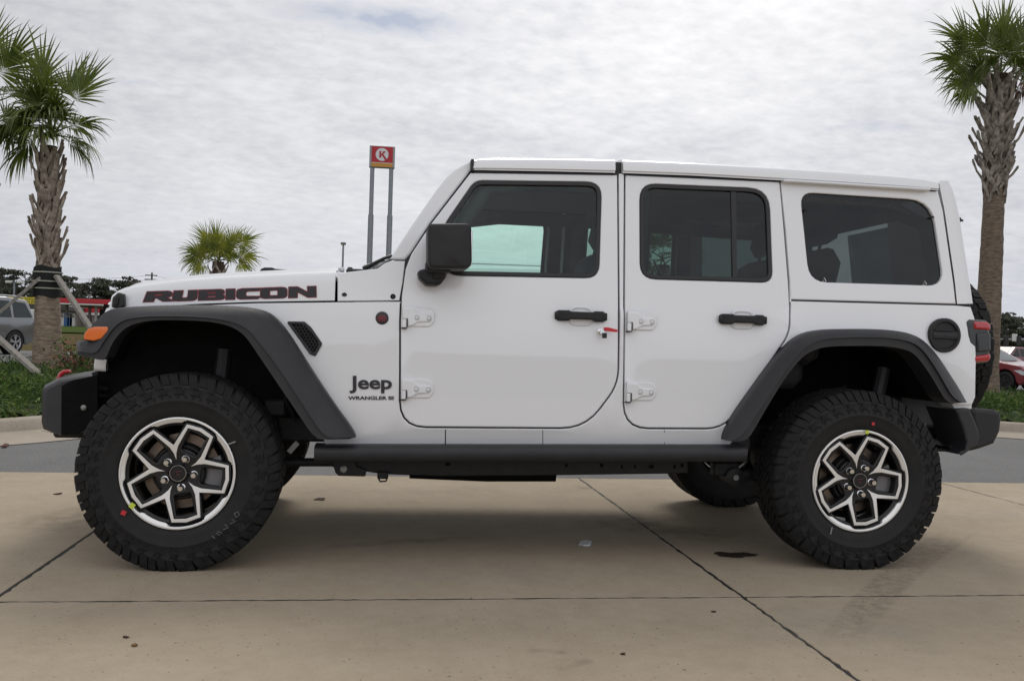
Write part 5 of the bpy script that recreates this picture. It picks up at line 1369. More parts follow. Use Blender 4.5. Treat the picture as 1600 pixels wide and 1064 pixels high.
palm('palm_tree', 'short yellow green palm showing behind the hood lettering', (b_.x, PS_Y, 0), (t_.x, PS_Y, t_.z), .22, .17, (.5, .99, 30),
     [(150, .70, .55, -5, .9, .8, 0), (115, .75, .55, 0, .9, .4, 0), (172, .65, .5, -15, .85, 1.2, 0), (40, .75, .75, 0, .9, .4, 0), (18, .7, .7, -5, .9, .8, 0), (62, .7, .65, 10, .85, .4, 0), (95, .75, .5, -5, .8, .4, 0), (90, .7, .22, 0, .8, .4, 0), (60, .65, .25, -5, .8, .5, 0), (122, .65, .25, -5, .8, .5, 0), (160, .6, .25, -10, .6, 1.2, 0), (22, .6, .3, -10, .6, 1.2, 0), (75, .6, .2, -50, .4, 1.6, 0), (195, .6, .4, -10, .8, 1.6, 0), (0, .55, .6, 0, .85, 1.3, 0), (90, .6, .2, -60, .5, 1.6, 0), (135, .7, .5, 35, .6, .8, 0), (60, .6, .4, 40, .6, .8, 0)],
     (M_TRUNK, M_BOOT, M_FRY, M_PET), 24, .28, at(341, 406, PS_Y), .05)
PW_Y = 17.
b_ = at(1035, 560, PW_Y); t_ = at(1036, 418, PW_Y)
palm('palm_tree', 'small palm seen through the rear door glass', (b_.x, PW_Y, 0), (t_.x, PW_Y, t_.z), .18, .14, (.5, .99, 26),
     [(150, .5, .4, -5, .9, .6, 0), (115, .55, .4, 0, .9, .4, 0), (172, .5, .35, -15, .85, 1.0, 0), (40, .55, .5, 0, .9, .4, 0), (18, .5, .5, -5, .9, .8, 0), (80, .55, .5, 10, .85, .4, 0), (200, .45, .3, -10, .8, 1.6, 0), (-10, .4, .4, 0, .85, 1.3, 0), (90, .4, .2, -60, .5, 1.6, 0)],
     (M_TRUNK, M_BOOT, M_FR, M_PET), 25, .26, at(1036, 408, PW_Y), .05)

# wrap with straps on the braced palm, and the timber braces
c = at(74, 440, PL_Y); zt, zb = at(74, 417, PL_Y).z, at(74, 464, PL_Y).z
wr_ = empty('trunk_wrap', (c.x, PL_Y, zb), 'black padded wrap with pale straps round the left palm trunk', 'trunk wrap')
mb = MB(); rows = []
rw = random.Random(2)
for z in fr(zb, zt, 8): rows.append([(c.x+(.205+.012*rw.uniform(-1, 1))*math.cos(2*math.pi*k/22), PL_Y+(.205+.012*rw.uniform(-1, 1))*math.sin(2*math.pi*k/22), z+.02*math.sin(k*.9)) for k in range(22)])
mb.grid(rows, close_v=True); mb.build('padding', mat('wrap_black', (.014, .014, .014), .9, noise=.4, nscale=20), wr_, 50)
for pz in (426, 440, 451):
    z = at(74, pz, PL_Y).z; mb = MB(); mb.lathe([(.225, -.010), (.228, 0), (.225, .010)], (c.x, PL_Y, z), (0, 0, 1), 24); mb.build('strap', mat('strap_pale', (.33, .34, .27), .7), wr_, 40)
M_TIMBER = mat('grey_timber', (.30, .275, .245), .9, col2=(.18, .165, .145), nscale=5, bump=.3, bscale=30, stretch=(6, 1, 6))
def brace(p0, p1, w, t, label):
    p0, p1 = Vector(p0), Vector(p1); d = p1-p0; q = d.to_track_quat('X', 'Y').to_matrix().to_4x4()
    mb = MB(); mb.box(0, d.length, -t/2, t/2, -w/2, w/2, .004); 
    me = mb.recalc('timber_brace'); o = link('timber_brace', me, M_TIMBER, None, 30); o.matrix_world = Matrix.Translation(p0) @ q
    tag(o, label, 'timber brace', 'timber braces propping the palms'); return o
brace(at(63, 434, PL_Y-.15), at(-75, 552, PL_Y-.6), .11, .05, 'grey timber brace running down left from the black wrap')
brace(at(88, 431, PL_Y-.15), at(196, 596, PL_Y-.9), .10, .05, 'grey timber brace running down right from the black wrap behind the fender')
brace(at(-60, 478, PL_Y-1.2), at(92, 612, PL_Y-2.0), .115, .05, 'lower grey timber brace slanting to the ground behind the front bumper')

# nandina shrub and a few taller sprigs
def shrub(name, label, c, w, h, n, mats_, seed, cat='shrub', leaf=.06):
    r = random.Random(seed); e = empty(name, c, label, cat); mb = MB(); st = MB()
    for k in range(max(5, n//40)):
        a = r.uniform(0, 6.28); q = Vector(c)+Vector((math.cos(a)*w*.5*r.random(), math.sin(a)*w*.5*r.random(), h*r.uniform(.6, 1.0)))
        st.tube([Vector(c)+Vector((math.cos(a)*.05, math.sin(a)*.05, 0)), Vector(c).lerp(q, .5)+Vector((0, 0, .05)), q], [.008, .006, .003], 5)
        for i in range(40):
            t = r.uniform(.35, 1.05); p = Vector(c).lerp(q, t)+Vector((r.gauss(0, 1), r.gauss(0, 1), r.gauss(0, .8)))*.09
            d = Vector((r.gauss(0, 1), r.gauss(0, 1), r.gauss(.2, .6))).normalized(); s_ = d.orthogonal().normalized(); L_ = leaf*r.uniform(.6, 1.4)
            mb.add([p, p+d*L_*.5+s_*L_*.22, p+d*L_, p+d*L_*.5-s_*L_*.22], [(0, 1, 2, 3)], r.choice(range(len(mats_))))
    st.build('stem', M_TRUNK2, e, 50); link('leaves', mb.mesh('leaves'), mats_, e, 0)
p = at(118, 600, 10.2); shrub('shrub', 'reddish brown leafy shrub beside the foot of the left palm', (p.x, 10.2, .15), .75, .62, 1100, [mat('leaf_russet', (.20, .075, .05), .7), mat('leaf_olive', (.09, .085, .03), .7), MATS['juniper_green']], 5)

# ================================================================== SMALL THINGS ON THE SLAB
def litter(name, px, py, label, cat, shape, m, h=.004):
    c = gnd(px, py); e = MB(); r = random.Random(int(px))
    pts = [(c.x+(gnd(px+a, py+b)-c).x, c.y+(gnd(px+a, py+b)-c).y) for a, b in shape]
    n = len(pts); vs = [(x, y, .001) for x, y in pts]+[(x, y, .001+h*r.uniform(.6, 2.5)) for x, y in pts]
    e.add(vs, [tuple(range(n, 2*n)), tuple(reversed(range(n)))]+[(i, (i+1) % n, (i+1) % n+n, i+n) for i in range(n)])
    tag(e.build(name, m, None, 0), label, cat)
M_PAPER = mat('scrap_paper', (.55, .56, .57), .7, noise=.3, nscale=60); M_LEAF = mat('dead_leaf', (.05, .03, .018), .9)
litter('paper_scrap', 914, 850.5, 'crumpled pale scrap of paper on the slab under the car middle', 'litter', [(-10, 1), (-6, -2.5), (4, -3), (10, -1), (8, 2.5), (-2, 3)], M_PAPER, .006)
litter('twig', 499, 780.5, 'small dark twig on the concrete behind the front wheel', 'twig', [(-9, .5), (-2, -1), (4, -1.5), (9, -1), (7, 1.5), (0, 1)], M_LEAF)
litter('leaf', 197, 996, 'little dark leaf fragment on the concrete, lower left of the photo', 'leaf', [(-5, 0), (0, -1.3), (5, 0), (0, 1.3)], M_LEAF)
litter('leaf', 210, 1009.5, 'little brown leaf on the concrete near the lower left corner', 'leaf', [(-5, 0), (0, -1.2), (5, 0), (0, 1.2)], mat('brown_leaf', (.16, .09, .035), .8))
litter('leaf', 973, 1022, 'dark leaf crumb on the bare slab in front of the diagonal joint', 'leaf', [(-4, 0), (0, -1.5), (4, 0), (0, 1.5)], M_LEAF)
litter('leaf', 8, 697, 'reddish dry leaf lying in the gutter at the far left kerb', 'leaf', [(-7, 1.5), (0, -1), (6, -2), (2, 2)], mat('red_leaf', (.10, .035, .03), .8), .008)
litter('leaf', 90, 772, 'small dark leaf on the concrete left of the front tyre', 'leaf', [(-7, .5), (0, -1), (7, -.5), (0, 1)], M_LEAF)
litter('leaf', 1115, 956, 'thin dark leaf just below the long joint', 'leaf', [(-4, 0), (0, -1), (4, 0), (0, 1)], M_LEAF)

# ================================================================== BEYOND: cars, station, signs, trees
M_ALLOY = mat('far_alloy', (.45, .45, .46), .3, metal=.8)
def bg_car(name, label, cat, origin, yaw, paint, prof, belt, windows, wheels, width, wr_, scale=1, group=None, lights=(), extra=None, glassm=None, roofw=.80, rim=None):
    """a car from its side profile: x forward, z up (metres); prof closed outline with wheel arches"""
    glassm = glassm or M_GB
    e = empty(name, (0, 0, 0), label, cat, group)
    hw = width/2
    def half(x, z):
        t = max(0, z-belt); y = hw-.02*max(0, .45-z)*2
        return y-t*(1-roofw)*hw/.6-(.06*max(0, (belt-.35)-z))
    def m0(u, v, d): return (u, -half(u, v)+d, v)
    def m1(u, v, d): return (u, half(u, v)+d, v)
    o = ccw(fillet(prof, 4)); mb = MB(); plate(mb, o, [], m0, width, .05, .25, backb=True, m1=m1); body_ = mb.build('body', paint, e, 40, wn=True)
    for w in windows:
        ww = ccw(fillet(w, 4))
        for s_ in (-1, 1):
            mb = MB(); plate(mb, ww, [], (lambda u, v, d: (u, -half(u, v)-.004+d, v)) if s_ < 0 else (lambda u, v, d: (u, half(u, v)+.004-d, v)), .01, .003, .3, flip=s_ > 0); mb.build('window', glassm, body_, 40)
    for x in wheels:
        for s_ in (-1, 1):
            y = s_*(hw-.02); a = (0, -s_, 0)
            mb = MB(); mb.lathe([(0, .03), (wr_*.60, .02), (wr_*.66, .0), (wr_*.80, -.015), (wr_*.95, .01), (wr_, .04), (wr_, .20), (wr_*.6, .22)], (x, y, wr_), a, 32); w = mb.build('tyre', M_RUBBER, e, 40)
            mb = MB(); mb.lathe([(wr_*.66, -.004), (wr_*.62, .0), (wr_*.58, .03)], (x, y, wr_), a, 32)
            for k in range(5):
                a_ = 2*math.pi*k/5+.3
                for da in (-.16, .16):
                    e1 = Vector((math.cos(a_), 0, math.sin(a_))); e2 = Vector((math.cos(a_+da), 0, math.sin(a_+da))); n_ = e2.cross(Vector((0, 1, 0)))*wr_*.045
                    c0 = Vector((x, y+s_*.006, wr_)); 
                    mb.add([c0+e1*wr_*.1-n_, c0+e1*wr_*.1+n_, c0+e2*wr_*.62+n_*1.2, c0+e2*wr_*.62-n_*1.2], [(0, 1, 2, 3)])
            mb.lathe([(wr_*.15, -.008), (0, -.012)], (x, y, wr_), a, 16)
            mb.build('rim', rim or M_ALLOY, w, 40)
            mb = MB(); mb.lathe([(0, .10), (wr_+.07, .10), (wr_+.07, .24)], (x, y, wr_+.01), a, 28); mb.build('arch_liner', M_DARK, body_, 40)
    if extra: extra(e, body_, half, hw)
    e.location = origin; e.rotation_euler = (0, 0, yaw); e.scale = (scale,)*3
    return e
def arch(x, r, zb=.25, n=8): return [(x+r*math.cos(math.pi*k/n), max(zb, .34+r*math.sin(math.pi*k/n))) for k in range(n+1)]
M_GREYP = mat('grey_paint', (.24, .25, .26), .22, coat=1, metal=.85); M_REDP = mat('red_paint', (.17, .006, .012), .3, coat=1); M_MAROON = mat('maroon_paint', (.13, .010, .018), .3, coat=1); M_WP = mat('plain_white_paint', (.72, .73, .74), .35, coat=.6)
M_LAMPG = mat('lamp_glass', (.55, .56, .58), .15, coat=1)
suv_prof = [(-2.45, .45, .08), (-2.48, .95, .1), (-2.36, 1.12, .1), (-2.12, 1.80, .16), (-1.2, 1.88, .3), (.4, 1.86, .3), (.75, 1.78, .3), (1.35, 1.22, .2), (2.35, 1.08, .2), (2.50, .75, .12), (2.48, .35, .1), (2.0, .27)]+arch(1.55, .46)+[(.9, .27), (-.9, .27)]+arch(-1.45, .46)+[(-2.0, .30)]
def suv_extra(e, b, half, hw):
    for s_ in (-1, 1):
        mb = MB(); mb.box(-2.49, -2.30, s_*(hw-.14), s_*(hw-.005), .98, 1.20, .02); mb.build('tail_lamp', M_TAIL, b)
        mb = MB(); mb.tube([(-2.0, s_*.74, 1.86), (-1.9, s_*.74, 1.92), (.3, s_*.74, 1.92), (.4, s_*.74, 1.87)], .018, 6); mb.build('roof_rail', M_CHROME, b)
        mb = MB(); mb.box(-.3, -.08, s_*(hw), s_*(hw+.02), .95, .985, .004); mb.box(.85, 1.07, s_*(hw), s_*(hw+.02), .95, .985, .004); mb.build('handle', M_SEAL, b)
        mb = MB(); mb.box(.95, 1.1, s_*hw, s_*(hw+.2), 1.12, 1.28, .03); mb.build('mirror', M_GREYP, b)
    mb = MB(); mb.box(-2.52, -2.3, -hw+.05, hw-.05, .42, .62, .04); mb.build('bumper', M_CHROME, b)
    mb = MB(); mb.grid([[(-2.40, -.68, 1.15), (-2.40, .68, 1.15)], [(-2.19, -.6, 1.7), (-2.19, .6, 1.7)]]); mb.build('rear_window', M_GB, b)
suv_win = [[(-2.20, 1.22, .04), (-1.98, 1.70, .08), (-1.38, 1.74, .05), (-1.34, 1.20, .04)], [(-1.24, 1.20, .03), (-1.28, 1.74, .04), (-.35, 1.76, .04), (-.32, 1.20, .03)], [(-.22, 1.20, .03), (-.25, 1.76, .04), (.42, 1.75, .08), (1.02, 1.24, .05)]]
# dark grey one at the left edge: its tail towards the braced palm
p = gnd(26, 553.5); D = (p-CAM).length; 
yawS = math.radians(250)
# its near rear wheel stands at p
def place(px, py, local, yaw, scale=1, dz=None):
    p = gnd(px, py)
    for _ in range(6): p = gnd(px, py, gh(p.x, p.y))
    c, s = math.cos(yaw), math.sin(yaw); return (p.x-scale*(c*local[0]-s*local[1]), p.y-scale*(s*local[0]+c*local[1]), gh(p.x, p.y))
bg_car('parked_car', 'dark grey SUV parked on the lot, its tail just left of the braced palm', 'SUV', place(23, 553.5, (-1.45, .96), yawS), yawS, M_GREYP, suv_prof, 1.18, suv_win, (1.55, -1.45), 1.98, .39, extra=suv_extra, roofw=.84, group=None)
sed_prof = [(-2.25, .45, .1), (-2.28, .85, .1), (-2.05, 1.02, .12), (-1.55, 1.06, .2), (-.85, 1.42, .35), (.15, 1.44, .4), (1.02, 1.0, .25), (1.95, .86, .25), (2.26, .62, .12), (2.25, .32, .08), (1.9, .2)]+arch(1.42, .38, .18)+[(.95, .18), (-.85, .18)]+arch(-1.28, .38, .18)+[(-1.8, .22)]
sed_win = [[(-1.30, 1.03, .03), (-.82, 1.33, .08), (-.32, 1.37, .04), (-.30, .98, .03)], [(-.22, .97, .03), (-.24, 1.37, .04), (.15, 1.36, .08), (.86, .96, .04)]]
def sed_extra(e, b, half, hw):
    mb = MB(); mb.grid([[(.98, -.70, .99), (.98, -.35, 1.01), (.98, .35, 1.01), (.98, .70, .99)], [(.22, -.58, 1.405), (.20, -.3, 1.425), (.20, .3, 1.425), (.22, .58, 1.405)]]); 
    for v in range(len(mb.v)): x, y, z = mb.v[v]; mb.v[v] = (x+.02, y, z+.012)
    mb.build('windscreen', mat('sky_glass', (.10, .12, .12), .2, spec=.25), b)
    for s_ in (-1, 1):
        mb = MB(); mb.prism([(2.02, .72), (2.20, .62), (2.19, .54), (2.02, .56), (1.75, .70)], lambda u, v, d: (u, s_*(half(u, v)+.012-d), v), .06); mb.build('headlight', M_LAMPG, b)
        mb = MB(); mb.prism([(2.12, .44), (2.24, .42), (2.20, .30), (2.10, .30)], lambda u, v, d: (u, s_*(half(u, v)+.010-d), v), .06); mb.build('fog_lamp', M_DARK, b)
        mb = MB(); mb.box(.62, .80, s_*(hw-.05), s_*(hw+.17), .98, 1.10, .03); mb.build('mirror', M_REDP, b)
        mb = MB(); mb.box(-2.29, -2.1, s_*(hw-.3), s_*(hw-.03), .78, .92, .02); mb.build('tail_lamp', M_TAIL, b)
    mb = MB(); mb.box(2.18, 2.27, -.5, .5, .34, .58, .03); mb.build('grille', M_DARK, b)
yawR = math.radians(-68)
bg_car('parked_car', 'bright red sedan parked right of the palm with its nose out of frame', 'sedan', place(1569, 610, (1.42, -.88), yawR), yawR, M_REDP, sed_prof, .98, sed_win, (1.42, -1.28), 1.80, .325, extra=sed_extra, roofw=.76, rim=M_BLACKRIM)
yawM = math.radians(198)
cr_prof = [(-2.25, .45, .1), (-2.28, 1.0, .12), (-2.0, 1.1, .1), (-.95, 1.13, .1), (-.80, 1.66, .15), (.1, 1.68, .3), (.85, 1.18, .25), (1.95, 1.05, .25), (2.26, .75, .12), (2.25, .36, .08), (1.9, .26)]+arch(1.42, .42, .22)+[(.95, .24), (-.85, .24)]+arch(-1.35, .42, .22)+[(-1.8, .26)]
cr_win = [[(-.72, 1.14, .03), (-.66, 1.55, .06), (-.12, 1.58, .04), (-.10, 1.12, .03)], [(-.02, 1.12, .03), (-.04, 1.58, .04), (.12, 1.57, .08), (.68, 1.15, .04)]]
def cr_extra(e, b, half, hw):
    mb = MB(); mb.grid([[(.86, -.72, 1.17), (.86, .72, 1.17)], [(.17, -.6, 1.63), (.17, .6, 1.63)]]); mb.v = [(x+.02, y, z+.01) for x, y, z in mb.v]; mb.build('windscreen', MATS['sky_glass'], b)
    for s_ in (-1, 1):
        mb = MB(); mb.box(.55, .72, s_*(hw-.05), s_*(hw+.18), 1.14, 1.28, .03); mb.build('mirror', M_SEAL, b)
bg_car('parked_car', 'maroon pickup parked behind the red sedan', 'pickup', place(1566, 588, (1.42, .96), yawM), yawM, M_MAROON, cr_prof, 1.14, cr_win, (1.42, -1.35), 1.92, .36, extra=cr_extra, roofw=.80)
yawW = math.radians(176)
bg_car('parked_car', 'white SUV beyond the car, its roof seen through the front door glass', 'SUV', (at(745, 420, 8.3).x, 8.3, 0), yawW, M_WP, suv_prof, 1.18, suv_win, (1.55, -1.45), 1.98, .39, extra=suv_extra, roofw=.84)
# white box trailer far behind the SUV
p = at(46, 500, 100); g = gh(p.x, 100)
tr = empty('box_trailer', (p.x, 100, g), 'white box trailer at the field edge between the SUV and palm trunk', 'trailer')
mb = MB(); mb.box(p.x-.9, p.x+.6, 99, 101.2, g+.4, g+1.7, .05); mb.build('box', M_WP, tr)
for dx in (-.6, .3):
    mb = MB(); mb.lathe([(0, -.02), (.2, -.02), (.33, 0), (.33, .2), (0, .2)], (p.x+dx, 99, g+.33), n=18); mb.build('wheel', M_RUBBER, tr)

# ---- filling station: canopy, building, pumps
def S(px, py, y): return at(px, py, y)
M_SRED = mat('station_red', (.42, .012, .022), .5); M_SWHITE = mat('station_white', (.60, .60, .58), .6); M_SGREY = mat('station_grey', (.20, .18, .16), .8); M_SBLUE = mat('pump_blue', (.03, .12, .30), .5)
YG = 105.
a, b_ = S(88, 466, YG), S(205, 468, YG); zc0, zc1 = S(130, 474.5, YG).z, S(130, 467, YG).z; gz = gh(a.x, YG)
can = empty('fuel_canopy', (a.x, YG, gz), 'long red and white canopy over the fuel pumps', 'canopy')
mb = MB(); mb.box(a.x-2, b_.x+3, YG, YG+9, zc0, zc1, .05); mb.build('fascia', M_SRED, can)
mb = MB(); mb.box(a.x-2.02, b_.x+3.02, YG-.02, YG+9, zc0-.14, zc0-.002); mb.build('trim', M_SWHITE, can)
for px in (104, 140, 150, 192):
    q = S(px, 480, YG+3); mb = MB(); mb.box(q.x-.13, q.x+.13, YG+3, YG+3.26, gz-.2, zc0-.15, .02); mb.build('column', M_SGREY if px != 150 else M_SWHITE, can)
YB = 125.; gz2 = gh(-60, YB)
a, b_ = S(96, 500, YB), S(215, 500, YB)
bl = empty('filling_station_shop', (a.x, YB, gz2), 'low filling station shop with red fascia behind the canopy', 'shop')
z1 = S(130, 482.5, YB).z; z0 = S(130, 488, YB).z
mb = MB(); mb.box(a.x, b_.x, YB, YB+12, gz2-.5, z1, .02); mb.build('wall', M_SGREY, bl)
mb = MB(); mb.box(a.x-.2, b_.x+.2, YB-.2, YB-.002, z0, z1+.1); mb.build('fascia', M_SRED, bl)
mb = MB(); mb.box(a.x-.2, b_.x+.2, YB-.22, YB-.004, z0-.35, z0-.004); mb.build('trim', M_SWHITE, bl)
for px in fr(103, 205, 7):
    q = S(px, 495, YB); mb = MB(); mb.box(q.x-.9, q.x+.9, YB-.06, YB+.02, gz2+.4, z0-.5, .01); mb.build('shop_window', mat('shop_glass', (.22, .20, .18), .3), bl)
for px, m_ in ((96, M_SWHITE), (104, M_SBLUE), (109, M_SBLUE), (113, M_SWHITE), (160, M_SBLUE)):
    q = S(px, 497, YG+2); g = gh(q.x, YG+2); fp = empty('fuel_pump', (q.x, YG+2, g), {96: 'white fuel pump at the left end of the canopy', 104: 'blue fuel pump just right of the palm trunk', 109: 'second blue fuel pump right of the palm trunk', 113: 'white fuel pump beside the two blue pumps', 160: 'blue fuel pump near the fender'}[px], 'fuel pump', 'fuel pumps under the canopy')
    mb = MB(); mb.box(q.x-.28, q.x+.28, YG+2, YG+2.5, g, g+1.35, .03); mb.build('cabinet', m_, fp)
    mb = MB(); mb.box(q.x-.2, q.x+.2, YG+1.985, YG+2.0, g+.95, g+1.25, .004); mb.build('display', M_SGREY, fp)
# yellow roadside board, most of it behind the trunk
q0, q1 = S(32, 464, 92), S(57, 475, 92)
bd_ = empty('roadside_board', (q0.x, 92, gh(q0.x, 92)), 'yellow board with dark capitals left of the palm trunk', 'sign')
mb = MB(); mb.box(q0.x-1.2, q1.x+.8, 92, 92.15, q1.z, q0.z, .01); mb.build('panel', mat('board_yellow', (.62, .50, .03), .6), bd_)
for dx in (-.9, 1.8):
    mb = MB(); mb.box(q0.x+dx-.06, q0.x+dx+.06, 92.02, 92.12, gh(q0.x, 92), q1.z-.002); mb.build('post', M_SGREY, bd_)
zm = (q0.z+q1.z)/2
text_on('lettering', 'T CIGAR', lambda u, v, d: (u, 91.995+d, v), q0.x+.0, q1.x+.3, zm+.04, q0.z-.07, .004, M_SEAL, bd_, .02)
text_on('lettering', 'TON PRIC', lambda u, v, d: (u, 91.995+d, v), q0.x+.0, q1.x+.3, q1.z+.07, zm-.04, .004, M_SEAL, bd_, .02)
mb = MB(); q = S(60, 490, 118); g = gh(q.x, 118); q2 = S(36, 476, 118); sh = empty('store_building', (q.x, 118, g), 'low dark roofed store behind the yellow board', 'building')
mb.box(q2.x-6, q.x+3, 118, 126, g-.5, S(40, 484, 118).z, .02); mb.build('wall', M_SGREY, sh); mb = MB(); mb.box(q2.x-6.3, q.x+3.3, 117.6, 126.3, S(40, 484, 118).z+.004, S(40, 476, 118).z, .05); mb.build('roof', mat('dark_roof', (.06, .06, .055), .8), sh)

# ---- tall pole sign: red panel, white disc with a K, yellow strip
YK = 100.
a, b_ = S(578, 228, YK), S(615, 262, YK)
sg = empty('pole_sign', ((a.x+b_.x)/2, YK, 0), 'tall twin pole sign with red panel and white circled K', 'pole sign')
zt, zb = S(597, 228.5, YK).z, S(597, 262, YK).z; x0, x1 = S(579.5, 245, YK).x, S(614.5, 245, YK).x
xl, xr2 = lerp(x0, x1, .08), lerp(x0, x1, .93)
mb = MB(); mb.box(xl-.35, xr2+.35, YK, YK+.7, zb, zt, .03); mb.build('cabinet', mat('sign_grey', (.30, .32, .32), .5), sg)
zs_ = lerp(zb, zt, .215)
mb = MB(); mb.box(xl-.12, xr2+.12, YK-.03, YK-.002, zs_+.03, zt-.08, .004); mb.build('red_panel', M_SRED, sg)
mb = MB(); mb.box(xl-.12, xr2+.12, YK-.03, YK-.002, zb+.06, zs_-.05, .004); mb.build('yellow_strip', mat('sign_orange', (.55, .25, .03), .5), sg)
mb = MB(); mb.box(xl-.12, xr2+.12, YK-.025, YK-.003, zs_-.04, zs_+.025); mb.build('white_strip', M_SWHITE, sg)
cx, cz = lerp(xl, xr2, .49), lerp(zs_, zt, .49); rk = (zt-zs_)*.38
mb = MB(); mb.lathe([(rk, 0), (rk, -.02), (0, -.02)], (cx, YK-.03, cz), n=40); ds = mb.build('white_disc', mat('sign_white', (.66, .66, .68), .5), sg)
k_ = lambda l: [(cx+u*rk, cz+v*rk) for u, v in l]
for l in ([(-.42, -.52), (-.42, .52), (-.12, .52), (-.12, -.52)], [(-.115, .02), (.22, .52), (.58, .52), (.20, .05), (.88, -.86), (.58, -1.0), (-.02, -.14), (-.115, -.22)]):
    mb = MB(); plate(mb, k_(l), [], lambda u, v, d: (u, YK-.062+d, v), .011, .002); mb.build('letter_k', M_SRED, ds, 0)
M_POLE = mat('galvanised', (.27, .29, .32), .5, metal=.3, noise=.2, nscale=3)
for s_, (px0, px1) in enumerate(((577, 572), (613.5, 609))):
    x = xl if s_ == 0 else xr2
    mb = MB(); zmid = S(575, 335, YK).z; mb.tube([(x, YK+.35, -.3), (x, YK+.35, zmid)], .30, 16); mb.tube([(x, YK+.35, zmid-.0), (x, YK+.35, zb+.3)], .235, 16); mb.tube([(x, YK+.35, zb+.001), (x, YK+.35, zb+.5)], .2, 12); mb.build('pole', M_POLE, sg, 40)

def lamp_post(px, pt, y, label, heads=1, r=.07):
    t = S(px, pt, y); g = gh(t.x, y); e = empty('lamp_post', (t.x, y, g), label, 'lamp post', 'lot lamp posts')
    mb = MB(); mb.tube([(t.x, y, g), (t.x, y, t.z-.1)], [r*1.3, r], 10); mb.build('pole', M_POLE, e)
    for k in range(heads):
        dx = 0 if heads == 1 else (-.5 if k == 0 else .5)
        mb = MB(); mb.box(t.x+dx-.24, t.x+dx+.24, y-.2, y+.2, t.z-.16, t.z+.06, .04); mb.build('lamp_head', M_SGREY if heads == 1 else M_SWHITE, e)
    if heads > 1: mb = MB(); mb.box(t.x-.6, t.x+.6, y-.04, y+.04, t.z-.1, t.z-.05); mb.build('arm', M_POLE, e)
lamp_post(536.5, 380, 85, 'slim lamp post with a small head left of the twin pole sign', 1, .09)
lamp_post(22.5, 440, 88, 'two headed lamp post showing over the grey SUV', 2)
lamp_post(140, 461, 130, 'short distant lamp post behind the station canopy', 1)
# utility pole with cross arms and wires
t = S(237.5, 426, 150); g = gh(t.x, 150); up = empty('utility_pole', (t.x, 150, g), 'dark utility pole with crossarms and wires above the front of the hood', 'utility pole')
M_UP = mat('pole_wood', (.07, .06, .055), .9)
mb = MB(); mb.tube([(t.x, 150, g), (t.x, 150, t.z)], [.2, .13], 8); mb.build('pole', M_UP, up)
for pz, w in ((430.5, .9), (437, 1.0)):
    q = S(237, pz, 150); mb = MB(); mb.box(q.x-w, q.x+w, 149.7, 149.85, q.z-.08, q.z+.08); mb.build('crossarm', M_UP, up)
mb = MB()
for px0, py0, px1, py1 in ((-60, 425, 237, 430), (237, 430, 420, 438), (-60, 428, 237, 437)):
    A_, B_ = S(px0, py0, 150), S(px1, py1, 150); mb.tube([A_.lerp(B_, k/12)-Vector((0, 0, .9*(1-(2*k/12-1)**2))) for k in range(13)], .018, 4)
mb.build('wire', M_UP, up)

# ---- traffic signal on a mast arm, right
yT = 62.; q0, q1 = S(1625, 530, yT), S(1551, 530.5, yT)
ts = empty('traffic_signal', (q0.x+1, yT, gh(q0.x, yT)), 'grey signal mast arm with black signal heads and a white sign at the right edge', 'traffic signal')
mb = MB(); mb.tube([(q0.x+1, yT, -.3), (q0.x+1, yT, q0.z+.6)], .14, 10); mb.build('mast', M_POLE, ts)
mb = MB(); mb.tube([(q0.x+1, yT, q0.z), (q1.x, yT, q1.z)], [.12, .07], 8); mb.build('mast_arm', M_POLE, ts)
for px in (1569, 1589, 1556):
    q = S(px, 532, yT); mb = MB(); mb.box(q.x-.18, q.x+.18, yT-.3, yT-.14, q.z-.40, q.z+.35, .04); mb.build('signal_head', M_SEAL, ts)
q = S(1583, 528, yT); mb = MB(); mb.box(q.x-.22, q.x+.22, yT-.2, yT-.16, q.z-.25, q.z+.3, .01); mb.build('sign_plate', M_SWHITE, ts)

# ---- trees
M_LF = [mat('far_leaf_dark', (.058, .070, .050), .9, spec=.1), mat('far_leaf', (.09, .102, .072), .9, spec=.1), mat('far_leaf_light', (.12, .125, .09), .9, spec=.1)]
M_BARK = mat('far_bark', (.07, .058, .05), .95); M_LB = [mat('scrub_dark', (.10, .095, .08), .95), mat('scrub_brown', (.15, .135, .115), .95), mat('scrub_grey', (.19, .175, .155), .95)]
M_BARE = mat('bare_twig', (.17, .145, .13), .95)
def leaf_cloud(mb, c, rx, rz, n, r, s):
    for _ in range(n):
        while True:
            v = Vector((r.uniform(-1, 1), r.uniform(-1, 1), r.uniform(-1, 1)))
            if v.length <= 1: break
        p = Vector(c)+Vector((v.x*rx, v.y*rx, v.z*rz)); d = Vector((r.gauss(0, 1), r.gauss(0, 1), r.gauss(0, 1))).normalized(); t = d.orthogonal().normalized(); u = d.cross(t); z = s*r.uniform(.6, 1.4)
        mb.add([p-t*z-u*z*.5, p+t*z*.2-u*z, p+t*z+u*z*.4, p-t*z*.3+u*z], [(0, 1, 2, 3)], r.choices((0, 1, 2), (.45, .4, .15))[0])
